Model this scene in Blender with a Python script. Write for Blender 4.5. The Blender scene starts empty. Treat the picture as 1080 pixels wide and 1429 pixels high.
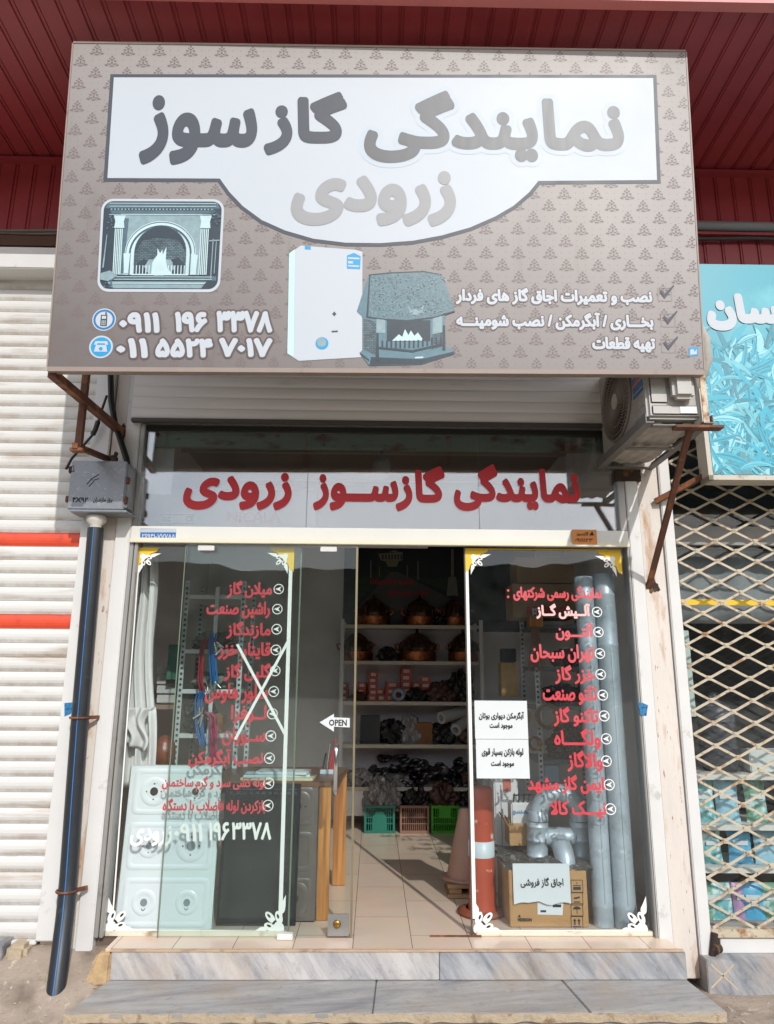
import bpy, bmesh, math, random, unicodedata
import numpy as np
from mathutils import Vector, Matrix
R = math.radians
sc = bpy.context.scene
COL = sc.collection
random.seed(7)

# ------------------------------------------------------------------ camera
F_PX, PW, PH = 985.0, 1080.0, 1429.0
CAM = np.array([0.0, -4.27, 1.645])
PITCH, YAW, ROLL = R(13.47), R(0.99), R(0.37)
_f = np.array([math.sin(YAW)*math.cos(PITCH), math.cos(YAW)*math.cos(PITCH), math.sin(PITCH)])
_r0 = np.array([math.cos(YAW), -math.sin(YAW), 0.0]); _u0 = np.cross(_r0, _f)
_r = math.cos(ROLL)*_r0 + math.sin(ROLL)*_u0
_u = -math.sin(ROLL)*_r0 + math.cos(ROLL)*_u0
cam = bpy.data.cameras.new('camera'); cam_o = bpy.data.objects.new('camera', cam); COL.objects.link(cam_o)
cam.sensor_fit = 'HORIZONTAL'; cam.sensor_width = 36.0; cam.lens = 36.0*F_PX/PW
cam.clip_start = 0.05; cam.clip_end = 2000
m = Matrix.Identity(4)
for i in range(3):
    m[i][0], m[i][1], m[i][2], m[i][3] = _r[i], _u[i], -_f[i], CAM[i]
cam_o.matrix_world = m
sc.camera = cam_o

# ------------------------------------------------------------------ sky, sun, exposure
SUN_TO = Vector((0.307, -1.0, 0.732)).normalized()
w = bpy.data.worlds.new("World"); sc.world = w; w.use_nodes = True
nt = w.node_tree; bg = nt.nodes['Background']
sky = nt.nodes.new('ShaderNodeTexSky'); sky.sky_type = 'NISHITA'; sky.sun_disc = False
sky.sun_elevation = math.asin(SUN_TO.z); sky.sun_rotation = math.atan2(SUN_TO.x, SUN_TO.y)
sky.dust_density = 2.0
# scattered white cloud over the blue
tcw = nt.nodes.new('ShaderNodeTexCoord'); nzw = nt.nodes.new('ShaderNodeTexNoise'); rpw = nt.nodes.new('ShaderNodeValToRGB')
nzw.inputs['Scale'].default_value = 3.2; nzw.inputs['Detail'].default_value = 7
rpw.color_ramp.elements[0].position = .42; rpw.color_ramp.elements[1].position = .60
mxw = nt.nodes.new('ShaderNodeMix'); mxw.data_type = 'RGBA'
nt.links.new(tcw.outputs['Generated'], nzw.inputs['Vector']); nt.links.new(nzw.outputs['Fac'], rpw.inputs['Fac'])
nt.links.new(rpw.outputs['Color'], mxw.inputs['Factor']); nt.links.new(sky.outputs['Color'], mxw.inputs['A'])
mxw.inputs['B'].default_value = (9.5, 9.8, 10.4, 1)
nt.links.new(mxw.outputs['Result'], bg.inputs['Color']); bg.inputs['Strength'].default_value = 0.15
sl = bpy.data.lights.new('sun', 'SUN'); sl.energy = 2.35; sl.angle = R(0.55); sl.color = (1.0, 0.975, 0.93)
so = bpy.data.objects.new('sun', sl); COL.objects.link(so); so.location = SUN_TO*30
so.rotation_euler = SUN_TO.to_track_quat('Z', 'Y').to_euler()
sc.view_settings.view_transform = 'Standard'; sc.view_settings.look = 'None'
sc.view_settings.exposure = 0.4; sc.view_settings.gamma = 1.0
sc.render.engine = 'CYCLES'
cy = sc.cycles
cy.max_bounces = 8; cy.diffuse_bounces = 4; cy.glossy_bounces = 4; cy.transparent_max_bounces = 32
cy.use_denoising = True; cy.caustics_reflective = False; cy.caustics_refractive = False
cy.sample_clamp_indirect = 6.0

# ------------------------------------------------------------------ helpers: pixel of the photo -> point on a real plane
def ray(px, py):
    return _f + _r*(px-PW/2)/F_PX - _u*(py-PH/2)/F_PX
def at(px, py, Y):
    d = ray(px, py); return Vector(CAM + d*((Y-CAM[1])/d[1]))
class Plane:
    def __init__(s, o, ux, uz):
        s.o, s.ux, s.uz = Vector(o), Vector(ux).normalized(), Vector(uz).normalized()
        s.n = s.ux.cross(s.uz).normalized()          # faces the street (-Y)
    def hit(s, px, py):
        d = Vector(ray(px, py)); c = Vector(CAM)
        q = c + d*((s.o-c).dot(s.n)/d.dot(s.n)) - s.o
        return q.dot(s.ux), q.dot(s.uz)
    def pt(s, u, v, n=0.0):
        return s.o + s.ux*u + s.uz*v + s.n*n
def YP(Y): return Plane((0, Y, 0), (1, 0, 0), (0, 0, 1))

# ------------------------------------------------------------------ helpers: materials
def hx(h):
    h = h.lstrip('#'); c = [int(h[i:i+2], 16)/255 for i in (0, 2, 4)]
    return tuple(x/12.92 if x <= .04045 else ((x+.055)/1.055)**2.4 for x in c)
MATS = {}
def rgba(c): return (c[0], c[1], c[2], 1)
def pm(name, c, rough=.5, metal=0.0, var=.12, vs=6, bump=0.0, bs=60, c2=None, c2s=3, c2t=(.55, .7), st=(1, 1, 1), spec=.5, det=6, c3=None, c3s=30, c3t=(.62, .7), rv=.08):
    """principled paint / metal / plastic with uneven tone, optional blotches of a second and third colour, and grain"""
    if name in MATS: return MATS[name]
    if isinstance(c, str): c = hx(c)
    mt = bpy.data.materials.new(name); mt.use_nodes = True; t = mt.node_tree; N = t.nodes.new; L = t.links.new
    b = t.nodes['Principled BSDF']; b.inputs['Metallic'].default_value = metal; b.inputs['Specular IOR Level'].default_value = spec
    tc = N('ShaderNodeTexCoord'); mp = N('ShaderNodeMapping'); mp.inputs['Scale'].default_value = st
    L(tc.outputs['Object'], mp.inputs['Vector'])
    def noise(s, d=det):
        n = N('ShaderNodeTexNoise'); n.inputs['Scale'].default_value = s; n.inputs['Detail'].default_value = d; n.inputs['Roughness'].default_value = .6
        L(mp.outputs['Vector'], n.inputs['Vector']); return n.outputs['Fac']
    n1 = noise(vs)
    mx = N('ShaderNodeMix'); mx.data_type = 'RGBA'
    mx.inputs['A'].default_value = rgba([max(0, x*(1-var*1.6)) for x in c]); mx.inputs['B'].default_value = rgba([min(1, x*(1+var*1.3)) for x in c])
    L(n1, mx.inputs['Factor']); out = mx.outputs['Result']
    for cc, ss, tt in ((c2, c2s, c2t), (c3, c3s, c3t)):
        if cc is None: continue
        if isinstance(cc, str): cc = hx(cc)
        rp = N('ShaderNodeValToRGB'); rp.color_ramp.elements[0].position = tt[0]; rp.color_ramp.elements[1].position = tt[1]
        L(noise(ss, 8), rp.inputs['Fac']); m2 = N('ShaderNodeMix'); m2.data_type = 'RGBA'
        L(rp.outputs['Color'], m2.inputs['Factor']); L(out, m2.inputs['A']); m2.inputs['B'].default_value = rgba(cc); out = m2.outputs['Result']
    L(out, b.inputs['Base Color'])
    mr = N('ShaderNodeMapRange'); mr.inputs['To Min'].default_value = max(0.02, rough-rv); mr.inputs['To Max'].default_value = min(1, rough+rv)
    L(n1, mr.inputs['Value']); L(mr.outputs['Result'], b.inputs['Roughness'])
    if bump:
        bp = N('ShaderNodeBump'); bp.inputs['Strength'].default_value = bump; bp.inputs['Distance'].default_value = .01
        L(noise(bs), bp.inputs['Height']); L(bp.outputs['Normal'], b.inputs['Normal'])
    MATS[name] = mt; return mt
def glass(name, tint, refl=1.0, dirt=0.0):
    mt = bpy.data.materials.new(name); mt.use_nodes = True; t = mt.node_tree; N = t.nodes.new; L = t.links.new
    t.nodes.remove(t.nodes['Principled BSDF']); o = t.nodes['Material Output']
    tr = N('ShaderNodeBsdfTransparent'); tr.inputs['Color'].default_value = rgba(tint)
    gl = N('ShaderNodeBsdfGlossy'); gl.inputs['Roughness'].default_value = .012; gl.inputs['Color'].default_value = (1, 1, 1, 1)
    lw = N('ShaderNodeLayerWeight'); p = N('ShaderNodeMath'); p.operation = 'POWER'; p.inputs[1].default_value = 5
    L(lw.outputs['Facing'], p.inputs[0]); ma = N('ShaderNodeMath'); ma.operation = 'MULTIPLY_ADD'; ma.inputs[1].default_value = .9; ma.inputs[2].default_value = .045*refl
    L(p.outputs[0], ma.inputs[0]); mx = N('ShaderNodeMixShader'); L(ma.outputs[0], mx.inputs['Fac']); L(tr.outputs[0], mx.inputs[1]); L(gl.outputs[0], mx.inputs[2])
    tc = N('ShaderNodeTexCoord'); nz = N('ShaderNodeTexNoise'); nz.inputs['Scale'].default_value = 1.3; nz.inputs['Detail'].default_value = 3
    bp = N('ShaderNodeBump'); bp.inputs['Strength'].default_value = .05; bp.inputs['Distance'].default_value = .02
    L(tc.outputs['Object'], nz.inputs['Vector']); L(nz.outputs['Fac'], bp.inputs['Height']); L(bp.outputs['Normal'], gl.inputs['Normal'])
    out = mx.outputs[0]
    if dirt:                                       # a thin film of dust and wiping marks
        df = N('ShaderNodeBsdfDiffuse'); df.inputs['Color'].default_value = (.55, .56, .55, 1)
        n2 = N('ShaderNodeTexNoise'); n2.inputs['Scale'].default_value = 4; n2.inputs['Detail'].default_value = 9; n2.inputs['Distortion'].default_value = 1.2
        L(tc.outputs['Object'], n2.inputs['Vector']); mm = N('ShaderNodeMapRange'); mm.inputs['From Min'].default_value = .35; mm.inputs['From Max'].default_value = .8
        mm.inputs['To Max'].default_value = dirt; L(n2.outputs['Fac'], mm.inputs['Value']); m3 = N('ShaderNodeMixShader')
        L(mm.outputs['Result'], m3.inputs['Fac']); L(out, m3.inputs[1]); L(df.outputs[0], m3.inputs[2]); out = m3.outputs[0]
    L(out, o.inputs['Surface']); MATS[name] = mt; return mt
def marble(name, base, vein, dirn='riser', warm='#a58d70', wa=.5):
    """streaked grey marble: long fibrous veins running on a slant, tan stains, worn grain"""
    mt = bpy.data.materials.new(name); mt.use_nodes = True; t = mt.node_tree; N = t.nodes.new; L = t.links.new; b = t.nodes['Principled BSDF']
    tc = N('ShaderNodeTexCoord'); mp = N('ShaderNodeMapping')
    mp0 = N('ShaderNodeMapping'); mp0.inputs['Rotation'].default_value = (0, R(36), 0) if dirn == 'riser' else (0, 0, R(-9))   # turn first, then stretch along the turned axis
    mp.inputs['Scale'].default_value = (5.0, 1, .8) if dirn == 'riser' else (.8, 5, 1)
    L(tc.outputs['Object'], mp0.inputs['Vector']); L(mp0.outputs[0], mp.inputs['Vector'])
    def nz(src, sc_, det, dist=0.0):
        n = N('ShaderNodeTexNoise'); n.inputs['Scale'].default_value = sc_; n.inputs['Detail'].default_value = det; n.inputs['Roughness'].default_value = .72; n.inputs['Distortion'].default_value = dist; L(src, n.inputs['Vector']); return n.outputs['Fac']
    f = nz(mp.outputs[0], 2.6, 13, .5); rp = N('ShaderNodeValToRGB'); e = rp.color_ramp.elements
    e[0].position = .34; e[0].color = rgba(hx(vein)); e[1].position = .62; e[1].color = rgba(hx(base)); L(f, rp.inputs['Fac'])
    x = e.new(.46); x.color = rgba([p*.5+q*.5 for p, q in zip(hx(vein), hx(base))])
    def over(src, col, fac_src, p0, p1, amt):
        r2 = N('ShaderNodeValToRGB'); r2.color_ramp.elements[0].position = p0; r2.color_ramp.elements[1].position = p1; r2.color_ramp.elements[1].color = (amt, amt, amt, 1); L(fac_src, r2.inputs['Fac'])
        m = N('ShaderNodeMix'); m.data_type = 'RGBA'; L(r2.outputs[0], m.inputs['Factor']); L(src, m.inputs['A']); m.inputs['B'].default_value = rgba(hx(col)); return m.outputs['Result']
    o = over(rp.outputs[0], warm, nz(tc.outputs['Object'], 3.1, 9), .48, .72, wa); o = over(o, '#5f5850', nz(tc.outputs['Object'], 21, 10), .56, .74, .55); o = over(o, '#d6d2cc', nz(tc.outputs['Object'], 60, 6), .66, .74, .6)
    L(o, b.inputs['Base Color']); b.inputs['Roughness'].default_value = .55
    bp = N('ShaderNodeBump'); bp.inputs['Strength'].default_value = .35; bp.inputs['Distance'].default_value = .006; L(nz(tc.outputs['Object'], 45, 8), bp.inputs['Height']); L(bp.outputs['Normal'], b.inputs['Normal'])
    MATS[name] = mt; return mt

# ------------------------------------------------------------------ helpers: objects
def tag(o, label=None, cat=None, group=None, kind=None):
    if label: o['label'] = label
    if cat: o['category'] = cat
    if group: o['group'] = group
    if kind: o['kind'] = kind
    return o
def thing(name, label, cat, loc=(0, 0, 0), group=None):
    o = bpy.data.objects.new(name, None); COL.objects.link(o); o.location = loc; o.empty_display_size = .1
    return tag(o, label, cat, group)
def wloc(o):
    v = Vector((0, 0, 0))
    while o is not None: v += o.location; o = o.parent
    return v
def copy_tree(o, parent=None):
    c = o.copy(); COL.objects.link(c); c.parent = parent
    for ch in [x for x in list(bpy.data.objects) if x.parent == o]: copy_tree(ch, c)
    return c
class MB:
    """collects shapes; build() links them as ONE mesh object"""
    def __init__(s): s.v, s.f, s.mi, s.sm, s.m = [], [], [], [], 0
    def add(s, vs, fs, smooth=False):
        k = len(s.v); s.v.extend([tuple(p) for p in vs])
        for f in fs: s.f.append([i+k for i in f]); s.mi.append(s.m); s.sm.append(smooth)
        return s
    def box(s, x0, x1, y0, y1, z0, z1):
        return s.add([(x0,y0,z0),(x1,y0,z0),(x1,y1,z0),(x0,y1,z0),(x0,y0,z1),(x1,y0,z1),(x1,y1,z1),(x0,y1,z1)],
                     [(0,3,2,1),(4,5,6,7),(0,1,5,4),(1,2,6,5),(2,3,7,6),(3,0,4,7)])
    def hexa(s, bot, top):
        return s.add(list(bot)+list(top), [(0,3,2,1),(4,5,6,7),(0,1,5,4),(1,2,6,5),(2,3,7,6),(3,0,4,7)])
    def bar(s, p, q, w, h=None, up=(0, 0, 1)):
        p, q = Vector(p), Vector(q); h = h or w; d = (q-p).normalized(); u = Vector(up)
        if abs(d.dot(u)) > .97: u = Vector((0, 1, 0))
        a = d.cross(u).normalized()*w/2; b = a.normalized().cross(d).normalized()*h/2
        return s.hexa([p-a-b, p+a-b, p+a+b, p-a+b], [q-a-b, q+a-b, q+a+b, q-a+b])
    def tube(s, pts, r, n=10, caps=True, closed=False):
        pts = [Vector(p) for p in pts]; k = len(pts); rr = r if isinstance(r, (list, tuple)) else [r]*k
        t0 = (pts[1]-pts[0]).normalized(); a = t0.orthogonal().normalized(); vs = []
        for i in range(k):
            t = (pts[min(i+1, k-1)]-pts[max(i-1, 0)]).normalized()
            a = (a - t*a.dot(t)).normalized(); b = t.cross(a)
            for j in range(n):
                an = 2*math.pi*j/n; vs.append(pts[i]+(a*math.cos(an)+b*math.sin(an))*rr[i])
        fs = [(i*n+j, i*n+(j+1) % n, (i+1)*n+(j+1) % n, (i+1)*n+j) for i in range(k-1) for j in range(n)]
        s.add(vs, fs, True)
        if caps:
            s.add(vs[:n], [tuple(range(n-1, -1, -1))]); s.add(vs[-n:], [tuple(range(n))])
        return s
    def lathe(s, prof, c=(0, 0, 0), n=20, M=None, smooth=True):
        c = Vector(c); vs = []
        for r_, z in prof:
            for j in range(n):
                an = 2*math.pi*j/n; p = Vector((r_*math.cos(an), r_*math.sin(an), z)); vs.append(c + (M @ p if M else p))
        fs = [(i*n+j, i*n+(j+1) % n, (i+1)*n+(j+1) % n, (i+1)*n+j) for i in range(len(prof)-1) for j in range(n)]
        return s.add(vs, fs, smooth)
    def poly(s, pl, pts, n=0.0):
        """flat printed patch on a plane, pts in (u,v) counter-clockwise seen from the street"""
        return s.add([pl.pt(u, v, n) for u, v in pts], [tuple(range(len(pts)))])
    def ppoly(s, pl, px, n=0.0):
        pts = [pl.hit(*p) for p in px]
        if sum(a[0]*b[1]-b[0]*a[1] for a, b in zip(pts, pts[1:]+pts[:1])) < 0: pts.reverse()
        return s.poly(pl, pts, n)
    def slab(s, pl, pts, n0, n1):
        """plate of given outline between offsets n0 (back) and n1 (front) of a plane"""
        if sum(a[0]*b[1]-b[0]*a[1] for a, b in zip(pts, pts[1:]+pts[:1])) < 0: pts = pts[::-1]
        k = len(pts); vs = [pl.pt(u, v, n1) for u, v in pts]+[pl.pt(u, v, n0) for u, v in pts]
        return s.add(vs, [tuple(range(k)), tuple(range(2*k-1, k-1, -1))]+[(i, i+k, (i+1) % k+k, (i+1) % k) for i in range(k)])
    def sheet(s, fn, nu, nv, smooth=True):
        vs = [fn(i/nu, j/nv) for j in range(nv+1) for i in range(nu+1)]
        return s.add(vs, [(j*(nu+1)+i, j*(nu+1)+i+1, (j+1)*(nu+1)+i+1, (j+1)*(nu+1)+i) for j in range(nv) for i in range(nu)], smooth)
    def build(s, name, mat, parent=None, label=None, cat=None, group=None, kind=None, bevel=0, seg=2, solid=0, loc=None):
        base = wloc(parent) if parent else (Vector(loc) if loc is not None else Vector((0, 0, 0)))
        me = bpy.data.meshes.new(name)
        me.from_pydata([(p[0]-base.x, p[1]-base.y, p[2]-base.z) for p in s.v], [], s.f)
        for mt in (mat if isinstance(mat, (list, tuple)) else [mat]): me.materials.append(mt)
        me.polygons.foreach_set('material_index', s.mi); me.polygons.foreach_set('use_smooth', s.sm)
        if bevel:
            bm = bmesh.new(); bm.from_mesh(me); bmesh.ops.remove_doubles(bm, verts=bm.verts, dist=1e-5)
            es = [e for e in bm.edges if len(e.link_faces) == 2 and e.calc_face_angle(0) > .5]
            bmesh.ops.bevel(bm, geom=es, offset=bevel, segments=seg, affect='EDGES', clamp_overlap=True)
            bm.to_mesh(me); bm.free()
        o = bpy.data.objects.new(name, me); COL.objects.link(o)
        if parent: o.parent = parent
        else: o.location = base
        if solid:
            md = o.modifiers.new('thickness', 'SOLIDIFY'); md.thickness = solid; md.offset = 0
        return tag(o, label, cat, group, kind)

# ------------------------------------------------------------------ helpers: Persian lettering
_forms = {}
for cp in list(range(0xFB50, 0xFE00))+list(range(0xFE70, 0xFEFD)):
    d = unicodedata.decomposition(chr(cp)).split()
    if len(d) == 2 and d[0] in ('<isolated>', '<initial>', '<medial>', '<final>'):
        _forms.setdefault(chr(int(d[1], 16)), {}).setdefault(d[0][1:-1], chr(cp))
def shape_fa(s):
    if all('۰' <= c <= '۹' or c in '- ' for c in s): return s
    s = s.replace('لا', '\uE000'); out = []
    def dual(c): return c == 'ـ' or 'initial' in _forms.get(c, {})
    def joins_back(c): return c in 'ـ\uE000' or 'final' in _forms.get(c, {})
    for i, c in enumerate(s):
        p = i > 0 and dual(s[i-1]) and joins_back(c); nx = i+1 < len(s) and dual(c) and joins_back(s[i+1])
        if c == '\uE000': out.append('\uFEFC' if p else '\uFEFB'); continue
        f = _forms.get(c)
        if c == 'ـ' or not f: out.append(c); continue
        k = 'medial' if p and nx else 'final' if p else 'initial' if nx else 'isolated'
        out.append(f.get(k, c))
    return ''.join(out[::-1])
_glyphs = {}
from mathutils.geometry import delaunay_2d_cdt
def glyphs(s, res=3):
    """ink of a string as triangles, every stroke outline filled on its own so that crossing strokes stay solid"""
    if (s, res) in _glyphs: return _glyphs[s, res]
    c = bpy.data.curves.new('lettering_source', 'FONT'); c.body = s
    o = bpy.data.objects.new('lettering_source', c); COL.objects.link(o)
    dg = bpy.context.evaluated_depsgraph_get(); ev = o.evaluated_get(dg); loops = []
    for sp in ev.to_curve(dg).splines:
        bp = sp.bezier_points; k = len(bp); pts = []
        for i in range(k):
            p, q = bp[i], bp[(i+1) % k]; a0, a1, a2, a3 = [np.array(x[:2]) for x in (p.co, p.handle_right, q.handle_left, q.co)]
            st_ = np.linalg.norm(np.cross(a3-a0, a1-a0))+np.linalg.norm(np.cross(a3-a0, a2-a0)) < 2e-4
            for j in range(1 if st_ else res):
                t = j/(1 if st_ else res); pts.append((1-t)**3*a0+3*t*(1-t)**2*a1+3*t*t*(1-t)*a2+t**3*a3)
        if len(pts) > 2: loops.append(pts)
    ev.to_curve_clear(); bpy.data.objects.remove(o); bpy.data.curves.remove(c)
    vs, es, L0, L1 = [], [], [], []
    for z in loops:
        k = len(vs); vs += [Vector((float(p[0]), float(p[1]))) for p in z]; es += [(k+i, k+(i+1) % len(z)) for i in range(len(z))]
        L0 += list(z); L1 += list(z[1:])+[z[0]]
    L0, L1 = np.array(L0), np.array(L1)
    ov, _e, of, *_rest = delaunay_2d_cdt(vs, es, [], 0, 1e-5)
    V = np.array([tuple(x) for x in ov]); Fc = []
    for tri in of:                                  # keep the triangles that lie inside the ink (non-zero winding)
        c = V[list(tri)].mean(0); up = (L0[:, 1] <= c[1]) & (L1[:, 1] > c[1]); dn = (L0[:, 1] > c[1]) & (L1[:, 1] <= c[1])
        cr = (L1[:, 0]-L0[:, 0])*(c[1]-L0[:, 1])-(c[0]-L0[:, 0])*(L1[:, 1]-L0[:, 1])
        if (up & (cr > 0)).sum()-(dn & (cr < 0)).sum() != 0: Fc.append(list(tri))
    _glyphs[s, res] = (V, Fc); return _glyphs[s, res]
def letters(mb, pl, s, px, bold=(0, 0), n=.0015, fa=True, res=3, dirs=10, grow=(0, 0), slant=0.0):
    """write s on a plane so that its ink fills the photo box px=(x0,y0,x1,y1); bold = stroke growth in metres; grow = extra outline"""
    v, f = glyphs(shape_fa(s) if fa else s, res)
    lo, hi = v.min(0), v.max(0); x0, y0, x1, y1 = px; ym, xm = (y0+y1)/2, (x0+x1)/2
    u0 = pl.hit(x0, ym)[0]+bold[0]; u1 = pl.hit(x1, ym)[0]-bold[0]; v0 = pl.hit(xm, y1)[1]+bold[1]; v1 = pl.hit(xm, y0)[1]-bold[1]
    q = (v-lo)/(hi-lo); q = np.stack([u0+(u1-u0)*q[:, 0]+slant*(v1-v0)*(q[:, 1]-.5), v0+(v1-v0)*q[:, 1]], 1)
    bx, by = bold[0]+grow[0], bold[1]+grow[1]; dirs = 22 if max(bx, by) > .012 else dirs; offs = [(0, 0)]
    if bx or by: offs += [(bx*math.cos(2*math.pi*k/dirs), by*math.sin(2*math.pi*k/dirs)) for k in range(dirs)]
    if max(bx, by) > .012: offs += [(bx*.5*math.cos(2*math.pi*k/6), by*.5*math.sin(2*math.pi*k/6)) for k in range(6)]
    for k, (dx, dy) in enumerate(offs):
        mb.add([pl.pt(a+dx, b+dy, n+k*2.5e-5) for a, b in q], f)
    return mb
def circle(cx, cy, r, n=20, ry=None, a0=0): return [(cx+r*math.cos(a0+2*math.pi*i/n), cy+(ry or r)*math.sin(a0+2*math.pi*i/n)) for i in range(n)]
def ring(mb, pl, cx, cy, r0, r1, n_, off):
    a = circle(cx, cy, r0, n_); b = circle(cx, cy, r1, n_)
    mb.add([pl.pt(u, v, off) for u, v in a+b], [(i, i+n_, (i+1) % n_+n_, (i+1) % n_)[::-1] for i in range(n_)])
def lerp(a, b, t): return a+(b-a)*t

# ------------------------------------------------------------------ materials in use
red = pm('red cladding paint', '#93353a', .42, var=.12, vs=1.5, c2='#7e262c', c2s=2.2, c2t=(.5, .8), bump=.05, bs=9)
pink = pm('faded fascia paint', '#b8605c', .5, var=.1, vs=3)
white_al = pm('white frame paint', '#cccbc9', .42, var=.05, vs=5, c2='#958c80', c2s=7, c2t=(.62, .78), bump=.05)
cream = pm('cream pilaster paint', '#cbc3bb', .6, var=.08, vs=5, c2='#a8805c', c2s=6.5, c2t=(.55, .70), c3='#80563a', c3s=34, c3t=(.62, .68), bump=.25, bs=30, st=(1.6, 1, .38), rv=.1)
rust = pm('rusty brown steel', '#5e3a28', .75, var=.3, vs=18, c2='#8d5a36', c2s=9, c2t=(.52, .66), c3='#2f211b', c3s=30, bump=.35, bs=70)
rust_pale = pm('rust bleeding through white paint', '#c9b9a2', .65, var=.15, vs=12, c2='#80502f', c2s=12, c2t=(.48, .6), bump=.3, bs=60)
soot = pm('burnt weld stain', '#33251d', .85, var=.4, vs=30, c2='#8a6547', c2s=14, c2t=(.5, .7))
plaster = pm('interior white wall paint', '#e2e0e0', .7, var=.05, vs=2, c2='#cfcbca', c2s=1.6, c2t=(.55, .8), bump=.08, bs=20)
dado = pm('brown wall tile', '#8c7664', .4, var=.12, vs=3)
ceil_m = pm('brown stained ceiling board', '#85746a', .7, var=.15, vs=2)
concrete = pm('rough grey brown concrete', '#988a7c', .9, var=.18, vs=3.5, c2='#6f6357', c2s=5, c2t=(.5, .7), c3='#b7aa9a', c3s=22, c3t=(.6, .7), bump=.9, bs=26)
asphalt = pm('pale dusty street', '#a09787', .9, var=.2, vs=4, bump=.6, bs=60)
stone_tan = pm('tan rough stone edge', '#ab9b84', .85, var=.2, vs=9, c2='#7b644c', c2s=14, c2t=(.55, .68), bump=.7, bs=50)
mb_a = marble('grey white streaked marble', '#bab6b3', '#85858a')
mb_b = marble('blue grey veined marble', '#a5a5a7', '#5f666f')
mb_c = marble('grey banded marble tread', '#a3a09c', '#74757a', 'tread', '#93826c', .6)
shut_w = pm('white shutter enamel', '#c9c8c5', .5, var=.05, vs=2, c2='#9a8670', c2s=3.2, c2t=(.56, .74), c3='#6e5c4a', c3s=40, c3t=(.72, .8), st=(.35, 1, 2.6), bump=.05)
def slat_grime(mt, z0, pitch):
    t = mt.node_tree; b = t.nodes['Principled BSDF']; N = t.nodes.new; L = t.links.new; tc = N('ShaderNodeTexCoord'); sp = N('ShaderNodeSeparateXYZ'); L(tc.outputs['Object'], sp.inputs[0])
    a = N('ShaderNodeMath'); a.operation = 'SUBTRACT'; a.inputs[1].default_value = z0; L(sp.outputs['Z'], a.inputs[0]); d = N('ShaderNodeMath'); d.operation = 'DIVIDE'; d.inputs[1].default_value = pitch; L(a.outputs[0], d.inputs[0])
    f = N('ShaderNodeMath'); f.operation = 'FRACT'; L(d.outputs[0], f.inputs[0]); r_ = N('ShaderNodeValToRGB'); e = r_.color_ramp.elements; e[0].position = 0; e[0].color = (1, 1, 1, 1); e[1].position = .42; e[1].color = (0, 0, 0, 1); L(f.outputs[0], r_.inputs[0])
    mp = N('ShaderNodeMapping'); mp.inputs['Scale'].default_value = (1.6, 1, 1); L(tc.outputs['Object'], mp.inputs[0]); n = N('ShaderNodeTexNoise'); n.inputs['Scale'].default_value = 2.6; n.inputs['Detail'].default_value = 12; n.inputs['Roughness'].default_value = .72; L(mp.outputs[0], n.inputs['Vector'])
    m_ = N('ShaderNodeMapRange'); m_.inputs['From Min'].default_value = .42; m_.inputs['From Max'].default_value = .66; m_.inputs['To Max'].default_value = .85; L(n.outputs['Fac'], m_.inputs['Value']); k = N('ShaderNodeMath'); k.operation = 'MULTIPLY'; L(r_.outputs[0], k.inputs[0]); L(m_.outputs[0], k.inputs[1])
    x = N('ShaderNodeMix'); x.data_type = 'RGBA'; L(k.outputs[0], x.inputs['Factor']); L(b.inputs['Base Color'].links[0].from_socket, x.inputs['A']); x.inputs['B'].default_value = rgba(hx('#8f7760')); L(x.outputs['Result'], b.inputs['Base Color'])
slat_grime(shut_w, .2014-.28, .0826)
shut_or = pm('orange shutter enamel', '#d2492c', .5, var=.06, vs=4, c2='#b03a22', c2s=6)
shut_g = pm('grey aluminium shutter slat', '#dcd8d8', .45, var=.06, vs=3, c2='#a39b98', c2s=4, c2t=(.6, .8), st=(.3, 1, 2))
black_gap = pm('dark recess rubber', '#1a1816', .8)

# ------------------------------------------------------------------ ground
def gz(x, y):
    ss = lambda a, b, t: max(0, min(1, (t-a)/(b-a)))**2*(3-2*max(0, min(1, (t-a)/(b-a))))
    z = .0
    left = 1-ss(-1.42, -1.22, x); z = max(z, left*max(0, min(.25, .265+.43*y)))
    right = ss(1.5, 1.7, x); z = max(z, right*.062)
    return z + .006*math.sin(x*9.1+y*5)+.004*math.sin(y*23+x*3)
g = MB(); g.sheet(lambda u, v: (lerp(-3.2, 3.2, u), lerp(-1.3, .06, v), gz(lerp(-3.2, 3.2, u), lerp(-1.3, .06, v))*(1 if v > .02 else 0)), 150, 40)
g.build('pavement', concrete, kind='structure')
g = MB(); g.add([(-900, -900, -.012), (900, -900, -.012), (900, 900, -.012), (-900, 900, -.012)], [(0, 1, 2, 3)])
g.build('road', asphalt, kind='structure')
hill_m = pm('wooded hillside', '#151d18', .95, var=.6, vs=.3, c2='#2b3629', c2s=.2, c2t=(.45, .65))
hs = MB()
def hill(u, v):
    a = lerp(-1.7, 1.7, u); d = 62+v*40; x = d*math.sin(a); y = -4-d*math.cos(a)
    h = (15.2+.35*math.sin(a*7)+.25*math.sin(a*17+1)+.2*math.sin(a*41)+.15*math.sin(a*97))*min(1, v*3)
    return (x, y, h-.1)
hs.sheet(hill, 260, 8, False); hs.build('hills', hill_m, kind='structure')

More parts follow.
